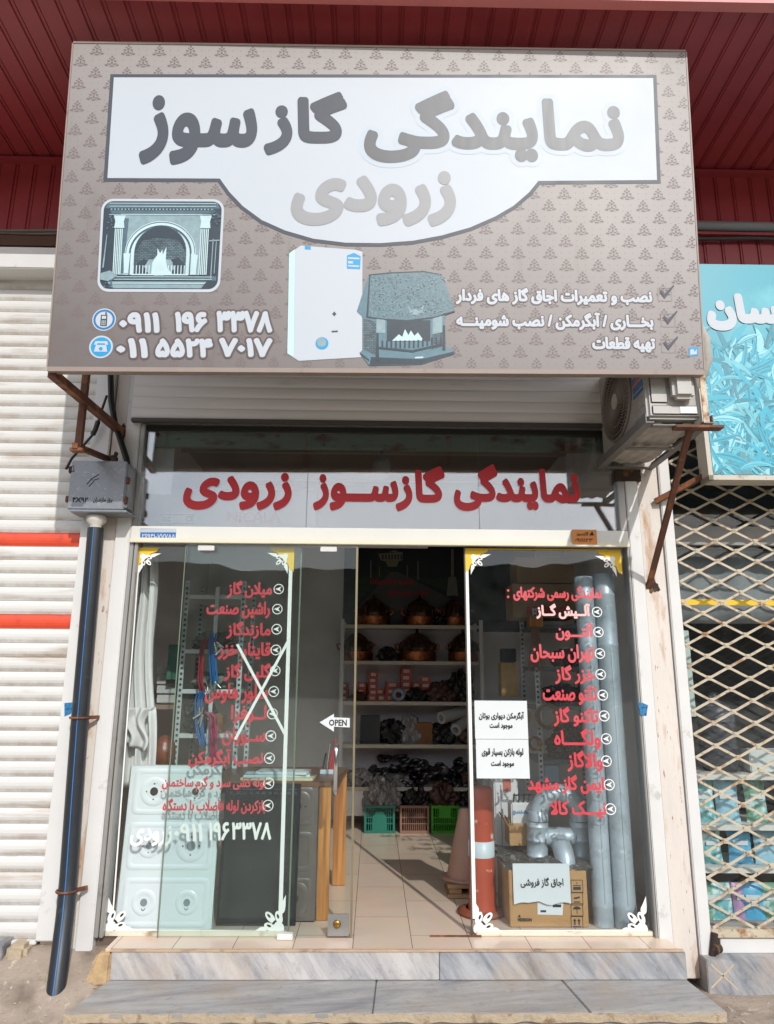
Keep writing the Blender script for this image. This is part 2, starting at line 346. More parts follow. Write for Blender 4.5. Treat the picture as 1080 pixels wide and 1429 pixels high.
# ------------------------------------------------------------------ the building
ZF = .30
bld = thing('shop_building', 'commercial row building with dark red metal canopy and wall cladding above white pilasters', 'building', (0, 0, 0))
def ribbed(x0, x1, pitch, fn):
    """trapezoid sheet profile across x; fn(x, d, t) gives the point d out of the sheet at end t (0/1)"""
    mb = MB(); xs = []
    x = x0
    while x < x1:
        xs += [(x, 0), (x+pitch*.60, 0), (x+pitch*.64, .009), (x+pitch*.72, .009), (x+pitch*.76, 0), (x+pitch*.80, 0), (x+pitch*.82, .005), (x+pitch*.86, .005), (x+pitch*.88, 0)]
        x += pitch
    vs = [fn(a, d, 0) for a, d in xs]+[fn(a, d, 1) for a, d in xs]; k = len(xs)
    mb.add(vs, [(i, i+1, i+1+k, i+k) for i in range(k-1)]); return mb
ZS = 5.17
ZF2 = 5.235                                     # the soffit rises a little towards the street
YC = lambda x: -1.256-.0035*x                   # the canopy edge runs slightly askew
ribbed(-4.6, 4.6, .125, lambda x, d, t: (x, lerp(-.012, YC(x)+.015, t), lerp(ZS, ZF2, t)+d)).build('canopy_soffit', red, bld, label='dark red ribbed metal soffit under the canopy')
ribbed(-4.6, 4.6, .125, lambda x, d, t: (x, -.012+d, lerp(4.40, ZS, t))).build('wall_cladding', red, bld)
ribbed(-4.6, 4.6, .125, lambda x, d, t: (x, YC(x)+d, lerp(ZF2-.03, ZF2+.5, t))).build('canopy_fascia', pink, bld)
b = MB(); b.hexa([(-4.6, YC(-4.6)-.012, ZF2-.055), (4.6, YC(4.6)-.012, ZF2-.055), (4.6, YC(4.6)+.045, ZF2-.055), (-4.6, YC(-4.6)+.045, ZF2-.055)], [(-4.6, YC(-4.6)-.012, ZF2-.032), (4.6, YC(4.6)-.012, ZF2-.032), (4.6, YC(4.6)+.045, ZF2-.032), (-4.6, YC(-4.6)+.045, ZF2-.032)]); b.build('fascia_edge_trim', pm('pink edge flashing', '#c06a66', .45), bld)
b = MB(); b.box(-4.6, 4.6, -.06, -.006, ZS-.045, ZS-.02); b.build('wall_ceiling_trim', red, bld)
b = MB(); b.box(-4.6, 4.6, -1.15, .3, ZF2+.03, ZF2+.06); b.build('roof_deck', pm('galvanised roof deck', '#8a8d8f', .5, .3), bld)
b = MB(); b.box(-1.8, 1.8, .03, .15, 3.235, 4.5); b.box(-4.6, -1.8, .03, .15, 0, 5.2); b.box(1.80, 4.6, .03, .15, 4.2, 5.2); b.box(-1.8, 1.8, .03, .15, 4.5, 5.2)
b.build('facade_wall', plaster, bld)
b = MB(); b.box(-1.90, -1.78, .15, 3.45, .0, 3.75); b.build('wall', plaster, bld)
b = MB(); b.box(1.76, 1.90, .15, 3.45, .0, 3.75); b.build('wall', plaster, bld)
b = MB(); b.box(-1.78, 1.76, 3.30, 3.45, .0, 3.75); b.build('wall', plaster, bld)
b = MB(); b.box(-1.90, 1.90, .15, 3.45, 3.75, 3.85); b.build('ceiling', ceil_m, bld)
b = MB(); b.box(-1.779, -1.76, .16, 3.29, ZF, 1.55); b.build('wall_dado', dado, bld)
for x0 in (-1.1, .1, 1.2):
    pass
b = MB()
for y in (.9, 1.9, 2.8): b.box(-1.78, 1.76, y, y+.06, 3.68, 3.75)
b.build('ceiling_batten', pm('pale ceiling strip', '#a89c90', .6), bld)
# pilasters with their white metal trims
pl = MB(); pl.box(-1.66, -1.575, -.03, .15, .20, 4.4); pl.build('pilaster', cream, bld, bevel=.004)
pl = MB(); pl.box(1.640, 1.775, -.03, .15, .10, 4.4); pl.build('pilaster', cream, bld, bevel=.004, label='cream pilaster with rust runs under the air conditioner')
for x0, x1, zb in ((-1.785, -1.665, .285), (-1.572, -1.482, .235), (1.560, 1.637, .25), (1.778, 1.846, .12)):
    q = MB(); q.box(x0, x1, -.05, .1, zb, 4.4); q.build('pilaster_trim', white_al, bld, bevel=.005)
# rust runs and weld burns on the pilasters: irregular thin patches
def patch(mb, cx, cz, rx, rz, Y, k=0):
    P = YP(Y); pts = []
    for i in range(18):
        an = 2*math.pi*i/18; r_ = 1+.28*math.sin(3*an+cx*9)+.16*math.sin(7*an+cz*5); pts.append((cx+rx*r_*math.cos(an), cz+rz*r_*math.sin(an)))
    mb.poly(P, pts, 0)
for a_ in ((1.695, 2.215, .030, .045), (-1.60, 3.16, .024, .05), (-1.63, 2.99, .025, .035)):
    rs = MB(); patch(rs, *a_, -.0312); rs.build('weld_burn', soot, bld)

# ------------------------------------------------------------------ shop floor, steps
floor_m = bpy.data.materials.new('beige floor tile'); floor_m.use_nodes = True
t = floor_m.node_tree; N = t.nodes.new; L = t.links.new; bs_ = t.nodes['Principled BSDF']
tc = N('ShaderNodeTexCoord'); br = N('ShaderNodeTexBrick'); mp = N('ShaderNodeMapping'); mp.inputs['Rotation'].default_value = (0, 0, R(90)); mp.inputs['Location'].default_value = (.0, .0925, 0)
L(tc.outputs['Object'], mp.inputs['Vector']); L(mp.outputs[0], br.inputs['Vector'])
br.inputs['Scale'].default_value = 1; br.inputs['Brick Width'].default_value = .62; br.inputs['Row Height'].default_value = .31; br.inputs['Mortar Size'].default_value = .0018
br.inputs['Color1'].default_value = rgba(hx('#dcc5b0')); br.inputs['Color2'].default_value = rgba(hx('#d7bfa9')); br.inputs['Mortar'].default_value = rgba(hx('#6a5b50'))
nz = N('ShaderNodeTexNoise'); nz.inputs['Scale'].default_value = 5; nz.inputs['Detail'].default_value = 8; L(tc.outputs['Object'], nz.inputs['Vector'])
mx = N('ShaderNodeMix'); mx.data_type = 'RGBA'; mx.blend_type = 'MULTIPLY'; mx.inputs['Factor'].default_value = .2
L(br.outputs['Color'], mx.inputs['A']); L(nz.outputs['Color'], mx.inputs['B'])
hsv = N('ShaderNodeHueSaturation'); hsv.inputs['Saturation'].default_value = .95; L(mx.outputs['Result'], hsv.inputs['Color']); L(hsv.outputs[0], bs_.inputs['Base Color'])
bs_.inputs['Roughness'].default_value = .22
bpn = N('ShaderNodeBump'); bpn.inputs['Strength'].default_value = .4; bpn.inputs['Distance'].default_value = .003; bpn.invert = True
L(br.outputs['Fac'], bpn.inputs['Height']); L(bpn.outputs[0], bs_.inputs['Normal'])
fl = MB(); fl.box(-1.78, 1.76, .0, 3.30, .16, ZF); fl.box(-1.36, 1.60, -.196, .0, .16, ZF); fl.build('floor', floor_m, kind='structure')
# the sill of cream tile along the front edge
st = thing('entrance_step', 'two low grey marble steps in front of the shop door', 'step', (0.14, -.3, 0))
q = MB(); q.box(-1.32, .352, -.215, -.197, .162, .292); q.build('riser_slab', mb_a, st, bevel=.003, label='pale grey streaked marble riser')
q = MB(); q.box(.355, 1.63, -.216, -.197, .162, .291); q.build('riser_slab', mb_b, st, bevel=.003, label='darker blue grey veined marble riser')
q = MB(); q.box(-1.33, 1.62, -.219, -.197, .2925, .301); q.build('sill_nosing', pm('tan grouted edge', '#b79c82', .8, var=.2, vs=12, c2='#7d6a58', c2s=9, bump=.4), st)
q = MB(); q.hexa([(-1.39, -.575, .137), (.01, -.575, .137), (.03, -.2, .137), (-1.33, -.2, .137)], [(-1.39, -.575, .16), (.01, -.575, .16), (.03, -.2, .16), (-1.33, -.2, .16)])
q.build('tread_slab', mb_c, st, bevel=.004)
q = MB(); q.hexa([(.014, -.572, .137), (1.02, -.572, .137), (.98, -.2, .137), (.034, -.2, .137)], [(.014, -.572, .159), (1.02, -.572, .159), (.98, -.2, .159), (.034, -.2, .159)])
q.build('tread_slab', mb_c, st, bevel=.004)
q = MB(); q.hexa([(1.024, -.57, .137), (1.66, -.57, .137), (1.63, -.2, .137), (.984, -.2, .137)], [(1.024, -.57, .16), (1.66, -.57, .16), (1.63, -.2, .16), (.984, -.2, .16)])
q.build('tread_slab', mb_c, st, bevel=.004)
q = MB(); q.sheet(lambda u, v: (lerp(-1.395, 1.655, u), -.577-.004*math.sin(u*61)-.003*math.sin(u*143)-.002*v, lerp(.120, .1585, v)-.003*math.sin(u*97)*(1-v)), 160, 3)
q.build('tread_edge', stone_tan, st)
q = MB(); q.box(-1.27, -.2, -.555, -.21, -.02, .133); q.build('riser_slab', mb_a, st)
q = MB(); q.box(-.196, 1.63, -.553, -.21, -.02, .133); q.build('riser_slab', mb_c, st)
# broken mortar lump at the left end of the step
def rough(mb, amp, seed=1):
    r2 = random.Random(seed); mb.v = [(x+r2.uniform(-amp, amp), y+r2.uniform(-amp, amp), z+r2.uniform(-amp, amp)) for x, y, z in mb.v]; return mb
q = MB(); q.hexa([(-1.445, -.235, .135), (-1.322, -.222, .135), (-1.322, -.12, .135), (-1.445, -.12, .135)], [(-1.395, -.218, .285), (-1.322, -.216, .289), (-1.322, -.12, .289), (-1.41, -.12, .275)])
q.build('mortar_patch', pm('tan mortar', '#b79b74', .9, var=.15, vs=8, c2='#8f7658', c2s=6, c2t=(.5, .7), bump=.9, bs=30), st, bevel=.012, seg=3)
ls = thing('marble_sill', 'grey marble sill slabs under the white shutter at the far left', 'sill', (-2.6, -.1, 0))
q = MB(); q.box(-4.2, -1.92, -.12, .03, .13, .295); q.build('riser_slab', mb_b, ls, bevel=.004)
q = MB(); q.hexa([(-4.2, -.62, .02), (-1.99, -.62, .02), (-1.90, -.122, .1), (-4.2, -.122, .1)], [(-4.2, -.62, .045), (-1.99, -.62, .045), (-1.90, -.122, .157), (-4.2, -.122, .157)])
q.build('sloped_slab', mb_b, ls, bevel=.004)
q = MB(); q.hexa([(-1.915, -.115, .13), (-1.80, -.12, .13), (-1.80, .03, .13), (-1.915, .03, .13)], [(-1.91, -.11, .285), (-1.81, -.1, .28), (-1.80, .03, .28), (-1.915, .03, .285)])
q.build('broken_stone', stone_tan, ls, bevel=.02)
rsill = thing('marble_sill', 'grey marble sill with scratched cross under the folding gate at the right', 'sill', (3, -.1, 0))
q = MB(); q.box(1.775, 4.3, -.12, .04, .04, .222); q.build('riser_slab', mb_b, rsill, bevel=.004)
q = MB(); P = YP(-.1205)
for a, c in (((1.79, .09), (1.92, .20)), ((1.80, .2), (1.93, .08))): q.bar(P.pt(*a), P.pt(*c), .008, .002, up=(0, 1, 0))
q.build('scratched_cross', pm('tan scratch', '#b7a68c', .8), rsill)

# ------------------------------------------------------------------ roller shutter of the left shop
def slats(x0, x1, z0, n, pitch, Y, depth, only=None, skip=()):
    mb = MB(); prof = [(0, 0), (.08, -.25), (.2, -.7), (.4, -1), (.6, -1), (.8, -.75), (.93, -.3), (.955, .35), (.985, .35), (1, 0)]
    for k in range(n):
        if (only is not None and k not in only) or k in skip: continue
        vs = [(x0, Y+d*depth, z0+(k+tt)*pitch) for tt, d in prof]+[(x1, Y+d*depth, z0+(k+tt)*pitch) for tt, d in prof]; c = len(prof)
        mb.add(vs, [(i, i+c, i+1+c, i+1) for i in range(c-1)])
    return mb
lsh = thing('roller_shutter', 'closed white roller shutter with two orange stripes at the left edge', 'shutter', (-3, 0, .28))
PIT, ZB = .0826, .2014
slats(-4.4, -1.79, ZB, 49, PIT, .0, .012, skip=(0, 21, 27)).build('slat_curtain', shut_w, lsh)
for k in (21, 27): slats(-4.4, -1.79, ZB, 49, PIT, -.001, .012, only=(k,)).build('orange_slat', shut_or, lsh)
q = MB(); q.box(-4.4, -1.79, -.03, .02, ZB+.06, ZB+PIT-.002); q.build('bottom_rail', white_al, lsh, bevel=.004)
q = MB(); q.box(-4.4, -1.79, -.16, .02, 4.225, 4.33); q.box(-4.4, -1.79, -.10, .02, 4.335, 4.42); q.build('shutter_hood', white_al, lsh, bevel=.006)
# cables and beam above it
q = MB(); q.box(-4.6, -1.3, -.10, -.014, 4.43, 4.50); q.build('timber_beam', pm('dark brown timber', '#4e3527', .8, var=.3, vs=10), None, 'dark brown beam above the white shutter hood', 'beam', loc=(-3, -.05, 4.43))
for i, (zz, sg) in enumerate(((4.53, .02), (4.555, .012), (4.585, .03))):
    q = MB(); q.tube([(lerp(-4.6, -1.2, k/16), -.05-.012*i, zz-sg*math.sin(math.pi*k/16)+.004*math.sin(k*2.1+i)) for k in range(17)], .011, 7)
    q.build('cable', pm('grey cable sheath', '#6d655f', .7, var=.2, vs=20), None, ['lowest grey cable running along the wall above the left shutter', 'middle grey cable running along the wall above the left shutter', 'topmost sagging cable along the red wall above the left shutter'][i], 'cable', 'cables along the left wall', loc=(-2.5, -.05, zz))
q = MB(); q.tube([(1.2, -.05, 4.70), (4.6, -.05, 4.70)], .034, 12); q.build('conduit', pm('grey conduit', '#77787a', .5, var=.15), None, 'thick grey pipe along the red wall above the turquoise sign', 'pipe', loc=(2.5, -.05, 4.7))
q = MB(); q.tube([(lerp(1.2, 4.6, k/20), -.045, 4.61-.05*max(0, (k-6)/14)**2*(1.6-k/20)-.006*math.sin(k*1.3)) for k in range(21)], .013, 8)
q.build('cable', pm('dark cable sheath', '#3c3836', .7), None, 'dark drooping cable beneath the thick grey pipe on the right', 'cable', loc=(2.5, -.045, 4.6))
q = MB(); q.box(1.2, 4.6, -.06, -.014, 4.632, 4.652); q.build('shadow_batten', red, bld)

# ------------------------------------------------------------------ rolled-up shutter above the shop door
csh = thing('roller_shutter', 'grey aluminium shutter rolled up above the shop door', 'shutter', (0, -.1, 3.22))
slats(-1.535, 1.50, 3.235, 9, .074, -.075, .006).build('slat_curtain', shut_g, csh)
q = MB(); q.box(-1.53, 1.50, -.092, -.055, 3.212, 3.236); q.build('bottom_rail', pm('dark shutter rail', '#4a4644', .6), csh, bevel=.003)
q = MB(); q.box(-1.54, 1.53, -.36, -.03, 3.90, 4.35); q.build('shutter_hood', white_al, csh, bevel=.01)

# ------------------------------------------------------------------ the big shop sign
SW, SH, ST = 3.382, 1.846, .05
sux = Vector((3.382, 0, .030)).normalized()
SP = Plane((.011, -.90, 3.2125), sux, Vector((0, -.17, 1.83)))
H = SP.hit
sign = thing('shop_sign', 'big leaning rectangular shop sign with damask print and grey Persian lettering above the entrance', 'sign', (.011, -.90, 3.2125))
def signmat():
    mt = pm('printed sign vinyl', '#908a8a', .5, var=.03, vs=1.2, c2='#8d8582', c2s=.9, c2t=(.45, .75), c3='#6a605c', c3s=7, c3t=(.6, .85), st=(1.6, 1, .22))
    t = mt.node_tree; b = t.nodes['Principled BSDF']; src = b.inputs['Base Color'].links[0].from_socket   # print darkens to brown-taupe at the foot; sun glare painted in towards the right
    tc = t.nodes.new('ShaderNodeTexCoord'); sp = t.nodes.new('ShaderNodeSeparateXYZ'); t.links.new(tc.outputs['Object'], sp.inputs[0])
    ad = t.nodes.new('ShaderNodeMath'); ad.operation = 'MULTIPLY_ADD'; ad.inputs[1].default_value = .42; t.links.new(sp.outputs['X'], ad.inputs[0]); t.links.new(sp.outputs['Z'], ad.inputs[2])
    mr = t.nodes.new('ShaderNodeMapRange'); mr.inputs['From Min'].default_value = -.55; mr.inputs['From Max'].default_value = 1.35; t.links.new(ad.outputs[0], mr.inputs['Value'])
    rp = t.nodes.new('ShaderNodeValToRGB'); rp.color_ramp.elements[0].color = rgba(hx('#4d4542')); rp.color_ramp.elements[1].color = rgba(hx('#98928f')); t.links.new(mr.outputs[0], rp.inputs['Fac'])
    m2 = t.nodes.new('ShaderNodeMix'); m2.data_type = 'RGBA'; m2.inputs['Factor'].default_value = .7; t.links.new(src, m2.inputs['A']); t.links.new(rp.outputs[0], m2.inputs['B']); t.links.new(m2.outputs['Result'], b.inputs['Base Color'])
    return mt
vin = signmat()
rect = [(-SW/2, 0), (SW/2, 0), (SW/2, SH), (-SW/2, SH)]
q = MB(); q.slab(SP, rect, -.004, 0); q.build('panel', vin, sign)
frm = pm('sign frame steel', '#8f8078', .5, var=.12, vs=8, c2='#6b4a38', c2s=6, c2t=(.6, .75))
def rim(x0, x1, z0, z1): return [(x0, z0), (x1, z0), (x1, z1), (x0, z1)]
q = MB()
q.slab(SP, rim(-SW/2-.002, SW/2+.002, -.024, -.0005), -ST, .004); q.slab(SP, rim(-SW/2-.002, SW/2+.002, SH+.0005, SH+.012), -ST, .004)
q.slab(SP, rim(-SW/2-.008, -SW/2-.0005, 0, SH), -ST, .003); q.slab(SP, rim(SW/2+.0005, SW/2+.008, 0, SH), -ST, .003)
q.build('frame', frm, sign)
q = MB(); q.slab(SP, rim(-SW/2, SW/2, 0, SH), -.009, -.006); q.build('backing_sheet', pm('sign backing', '#6f6864', .7), sign)
for k in range(4):
    q = MB(); u = lerp(-SW/2+.05, SW/2-.05, k/3); q.slab(SP, rim(u-.02, u+.02, .002, SH-.002), -ST+.002, -.012); q.build('back_stud', rust, sign)
# damask print
dam = pm('damask print ink', '#6c605f', .5, var=.1, vs=2)
q = MB(); MOT = [(0, .062, .006, .008), (-.012, .052, .006, .005), (.012, .052, .006, .005), (0, .044, .009, .006), (-.019, .037, .008, .006), (.019, .037, .008, .006), (0, .027, .006, .010),
       (-.013, .019, .007, .005), (.013, .019, .007, .005), (-.031, .014, .011, .006), (.031, .014, .011, .006), (0, .008, .013, .005), (-.024, .025, .004, .004), (.024, .025, .004, .004)]
row = 0; v = -.01
while v < SH-.02:
    u = -SW/2 + (.045 if row % 2 else .13)
    while u < SW/2:
        for k, (a, c, rx, ry) in enumerate(MOT):
            if abs(u+a)+rx < SW/2 and v+c+ry < SH and v+c-ry > 0: q.poly(SP, circle(u+a*.92, v+c*1.06, rx, 7, ry, .3*k), .0004+k*1.5e-5)
        u += .170
    row += 1; v += .0685
q.build('damask_print', dam, sign)
q = MB(); v = .03
while v < SH-.01:
    u = -SW/2+.02
    while u < SW/2-.01: q.poly(SP, circle(u, v, .0028, 4), .0003); u += .0425
    v += .0343
q.build('dot_print', dam, sign)
# white plaque with a dark line
plq = [(153, 103), (910, 110), (917, 257), (750, 257)]
plq += [(738, 272), (716, 291), (690, 306), (655, 321), (615, 332), (575, 339), (530, 342), (480, 341), (435, 335), (395, 323), (362, 308), (335, 288), (316, 268), (303, 250), (145, 248)]
pq = [H(*p) for p in plq]
def grow(pts, d):
    out = []; n = len(pts)
    if sum(a[0]*b[1]-b[0]*a[1] for a, b in zip(pts, pts[1:]+pts[:1])) > 0: d = -d
    for i in range(n):
        p0, p1, p2 = Vector(pts[i-1]), Vector(pts[i]), Vector(pts[(i+1) % n]); a = (p1-p0).normalized(); c = (p2-p1).normalized()
        nn = Vector((-a.y-c.y, a.x+c.x)); nn = nn/max(.6, nn.length_squared/2) ; out.append((p1.x+nn.x*d, p1.y+nn.y*d))
    return out
ink_d = pm('dark grey sign ink', '#3a3f49', .5, var=.06); ink_m = pm('mid grey sign ink', '#7e7f82', .5, var=.1, vs=30, st=(1, 1, .1)); ink_l = pm('pale taupe sign ink', '#909194', .5, var=.05)
def grad(mt, axis, lo, hi, ca, cb):
    t = mt.node_tree; b = t.nodes['Principled BSDF']; tc = t.nodes.new('ShaderNodeTexCoord'); sp = t.nodes.new('ShaderNodeSeparateXYZ'); mr = t.nodes.new('ShaderNodeMapRange'); r_ = t.nodes.new('ShaderNodeValToRGB'); mu_ = t.nodes.new('ShaderNodeMix'); mu_.data_type = 'RGBA'; mu_.inputs['Factor'].default_value = .75
    t.links.new(tc.outputs['Object'], sp.inputs[0]); t.links.new(sp.outputs[axis], mr.inputs['Value']); mr.inputs['From Min'].default_value = lo; mr.inputs['From Max'].default_value = hi
    r_.color_ramp.elements[0].color = rgba(hx(ca)); r_.color_ramp.elements[1].color = rgba(hx(cb)); t.links.new(mr.outputs[0], r_.inputs[0])
    t.links.new(b.inputs['Base Color'].links[0].from_socket, mu_.inputs['A']); t.links.new(r_.outputs[0], mu_.inputs['B']); t.links.new(mu_.outputs['Result'], b.inputs['Base Color']); return mt
grad(ink_m, 'X', -.1, 1.3, '#434549', '#75777b')        # ink runs dark to grey rightwards: print, with glare fading put into the colour
sw_ = pm('white sign vinyl', '#b3bac2', .5, var=.015, vs=2); halo = pm('pale blue halo ink', '#aeb8c2', .5, var=.02); tx_o = pm('brown outline ink', '#574a48', .45, var=.08)
q = MB(); q.poly(SP, grow(pq, .010)[::-1] if False else [x for x in (lambda z: z if sum(a[0]*b[1]-b[0]*a[1] for a, b in zip(z, z[1:]+z[:1])) > 0 else z[::-1])(grow(pq, .010))], .0012); q.build('plaque_outline', ink_d, sign)
q = MB(); q.poly(SP, (lambda z: z if sum(a[0]*b[1]-b[0]*a[1] for a, b in zip(z, z[1:]+z[:1])) > 0 else z[::-1])(grow(pq, -.010)), .0018); q.build('plaque', sw_, sign)
def slet(name, mat, items, bold, n, gr=(0, 0), par=None, **k):
    q = MB()
    for s_, px in items: letters(q, SP, s_, px, bold, n, grow=gr, **k)
    return q.build(name, mat, par or sign)
A1 = [('نمایندگی', (505, 129, 867, 231))]; A2 = [('گاز', (366, 127, 481, 217)), ('سوز', (193, 132, 356, 229))]; A3 = [('زرودی', (404, 238, 634, 316))]
slet('lettering', halo, A1, (.015, .022), .0022, (.028, .028), res=4); slet('lettering', ink_m, A1, (.015, .022), .0030, res=5)
slet('lettering', ink_d, A2, (.015, .022), .0030, res=5); slet('lettering', ink_l, A3, (.017, .022), .0030, res=5)
# telephone lines
T = [('۰۹۱۱', (166, 433, 223, 462)), ('۱۹۶', (243, 433, 289, 462)), ('۳۳۷۸', (301, 432, 380, 463)), ('۰۱۱', (162, 469, 207, 497)), ('۵۵۲۴', (217, 470, 297, 497)), ('۷۰۱۷', (305, 470, 380, 497))]
slet('phone_number', tx_o, T, (.008, .009), .0015, (.010, .010)); slet('phone_number', sw_, T, (.008, .009), .0022)
S = [('نصب و تعمیرات اجاق گاز های فردار', (635, 404, 909, 428)), ('بخـــاری / آبگرمکن / نصب شومینـــه', (636, 438, 911, 463)), ('تهیه قطعات', (826, 473, 914, 495))]
slet('service_line', tx_o, S, (.004, .0045), .0015, (.0055, .0055)); slet('service_line', sw_, S, (.004, .0045), .0022)
for cx_, cy_ in ((928, 412), (933, 448), (934, 484)):
    q = MB(); c = H(cx_-1, cy_+2); s2 = .036
    for a in ((0, s2, s2, .0028), (0, -s2, s2, .0028), (s2, 0, .0028, s2), (-s2, 0, .0028, s2)): q.poly(SP, rim(c[0]+a[0]-a[2], c[0]+a[0]+a[2], c[1]+a[1]-a[3], c[1]+a[1]+a[3]), .0016)
    tb = q.build('tick_box', pm('box line ink', '#8d8582', .5), sign)
    q = MB(); e = H(cx_, cy_)
    q.poly(SP, [(e[0]-.032, e[1]+.006), (e[0]-.022, e[1]+.016), (e[0]-.008, e[1]-.006), (e[0]+.044, e[1]+.045), (e[0]+.046, e[1]+.036), (e[0]-.008, e[1]-.034)], .0026); q.build('tick', ink_d, tb)
blu = pm('sign blue ink', '#1c8fc4', .4, var=.04); 
for k, (cx_, cy_) in enumerate(((145, 443), (141, 481))):
    c = H(cx_, cy_); q = MB(); q.poly(SP, circle(*c, .061, 28), .0014); ic = q.build('phone_icon', sw_, sign, label=['round white icon with a mobile phone', 'round blue icon with a desk telephone'][k])
    q = MB()
    if k == 0:
        ring(q, SP, *c, .044, .055, 28, .0020); q.build('icon_ring', pm('deep blue ink', '#1a6ea8', .4), ic); q = MB()
        for a in ((-.018, -.035, .016, .026), (.004, .026, .012, .040)): q.poly(SP, rim(c[0]+a[0], c[0]+a[2], c[1]+a[1], c[1]+a[3]), .0020)
        q.build('phone_body', ink_d, ic); q = MB(); q.poly(SP, rim(c[0]-.012, c[0]+.010, c[1]+.004, c[1]+.020), .0026)
        for i in range(3):
            for j in range(3): q.poly(SP, rim(c[0]-.012+i*.008, c[0]-.007+i*.008, c[1]-.029+j*.009, c[1]-.023+j*.009), .0026)
        q.build('phone_screen', sw_, ic)
    else:
        q.poly(SP, circle(*c, .052, 28), .0020); q.build('icon_disc', blu, ic); q = MB()
        q.poly(SP, [(c[0]-.034, c[1]-.026), (c[0]+.034, c[1]-.026), (c[0]+.026, c[1]+.010), (c[0]-.026, c[1]+.010)], .0026)
        q.poly(SP, [(c[0]-.036, c[1]+.012), (c[0]-.022, c[1]+.010), (c[0]-.018, c[1]+.019), (c[0]+.018, c[1]+.019), (c[0]+.022, c[1]+.010), (c[0]+.036, c[1]+.012), (c[0]+.03, c[1]+.030), (c[0]-.03, c[1]+.030)], .0026)
        q.build('telephone', sw_, ic); q = MB(); q.poly(SP, circle(c[0], c[1]-.010, .010, 14), .0031); q.build('dial', blu, ic)
# printed picture of an arched fireplace
def ip(px0, py0, s_): return lambda pts: [H(px0+a/s_, py0+b_/s_) for a, b_ in pts]
Z3 = ip(130, 260, 5.4)
def ccw(z): return z if sum(a[0]*b[1]-b[0]*a[1] for a, b in zip(z, z[1:]+z[:1])) > 0 else z[::-1]
def rrect(x0, y0, x1, y1, r, tl=0):
    pts = []
    for cx_, cy_, a0 in ((x1-r, y0+r, -90), (x1-r, y1-r, 0), (x0+r, y1-r, 90), (x0+r, y0+r, 180)):
        for i in range(7): an = R(a0+15*i); pts.append((cx_+r*math.cos(an), cy_+r*math.sin(an)))
    return pts
def skew(pts): return [(x+18-(y-80)*.045, y+(x-60)*.012) for x, y in pts]
tealA, tealB, tealC, tealD = pm('print dark teal', '#24333f', .4, var=.25, vs=25), pm('print mid teal', '#49636f', .4, var=.2, vs=30), pm('print light teal', '#80989f', .4, var=.25, vs=30), pm('print white teal', '#b3ccd1', .4, var=.15)
def pic(name, mat, polys, n, par):
    q = MB()
    for k, z in enumerate(polys): q.poly(SP, ccw(Z3(skew(z))), n+k*8e-6)
    return q.build(name, mat, par)
def brickmat(name, ca, cb, cm, sc_):
    mt = bpy.data.materials.new(name); mt.use_nodes = True; t = mt.node_tree; b = t.nodes['Principled BSDF']; b.inputs['Roughness'].default_value = .45; N = t.nodes.new; tc = N('ShaderNodeTexCoord'); mp = N('ShaderNodeMapping'); mp.inputs['Rotation'].default_value = (R(90), 0, 0)
    br = N('ShaderNodeTexBrick'); br.inputs['Scale'].default_value = sc_; br.inputs['Color1'].default_value = rgba(hx(ca)); br.inputs['Color2'].default_value = rgba(hx(cb)); br.inputs['Mortar'].default_value = rgba(hx(cm)); br.inputs['Mortar Size'].default_value = .03
    t.links.new(tc.outputs['Object'], mp.inputs[0]); t.links.new(mp.outputs[0], br.inputs['Vector']); n = N('ShaderNodeTexNoise'); n.inputs['Scale'].default_value = 14; n.inputs['Detail'].default_value = 8; t.links.new(tc.outputs['Object'], n.inputs['Vector'])
    m = N('ShaderNodeMix'); m.data_type = 'RGBA'; m.blend_type = 'MULTIPLY'; m.inputs['Factor'].default_value = .9; t.links.new(br.outputs['Color'], m.inputs['A']); t.links.new(n.outputs['Fac'], m.inputs['B']); t.links.new(m.outputs['Result'], b.inputs['Base Color']); return mt
brick_p = brickmat('print brick', '#6f8a94', '#4d6672', '#2a3a45', 26)
rnd0 = random.Random(4)
fp = pic('fireplace_print', sw_, [rrect(38, 78, 962, 778, 85)], .0014, sign)
pic('picture_ground', tealA, [rrect(56, 96, 944, 756, 70)], .0018, fp)
pic('picture_wall', tealC, [[(190, 190), (800, 190), (800, 650), (190, 650)], [(110, 700), (860, 700), (820, 750), (150, 750)]], .0022, fp)
pic('mantel', tealB, [[(90, 105), (910, 105), (930, 150), (70, 150)], [(100, 165), (900, 165), (880, 190), (120, 190)], [(60, 660), (930, 660), (930, 692), (60, 692)], [(195, 225), (250, 225), (230, 640), (200, 640)]], .0026, fp)
def arch(cx_, cy_, rx, ry, yb): return [(cx_-rx, yb)]+[(cx_-rx*math.cos(R(a)), cy_-ry*math.sin(R(a))) for a in range(0, 181, 9)]+[(cx_+rx, yb)]
pic('arch_surround', tealD, [arch(500, 490, 268, 245, 650)], .0030, fp)
pic('arch_moulding', tealB, [arch(500, 490, 232, 212, 650)], .0034, fp)
pic('arch_inner', tealD, [arch(500, 490, 222, 204, 650)], .0038, fp)
pic('fire_opening', brick_p, [arch(500, 480, 196, 196, 650)], .0042, fp)
pic('soot_shade', tealA, [[(310, 480)]+[(500-190*math.cos(R(a)), 480-190*math.sin(R(a))) for a in range(10, 171, 8)]+[(690, 480), (640, 395), (560, 375), (440, 372), (360, 395)], [(330, 650), (330, 560), (380, 530), (430, 560), (440, 650)], [(560, 650), (580, 540), (640, 520), (690, 570), (690, 650)]], .0044, fp)
pic('cornice_dentil', tealC, [[(x, 153), (x+13, 153), (x+13, 164), (x, 164)] for x in range(110, 890, 26)], .0046, fp)
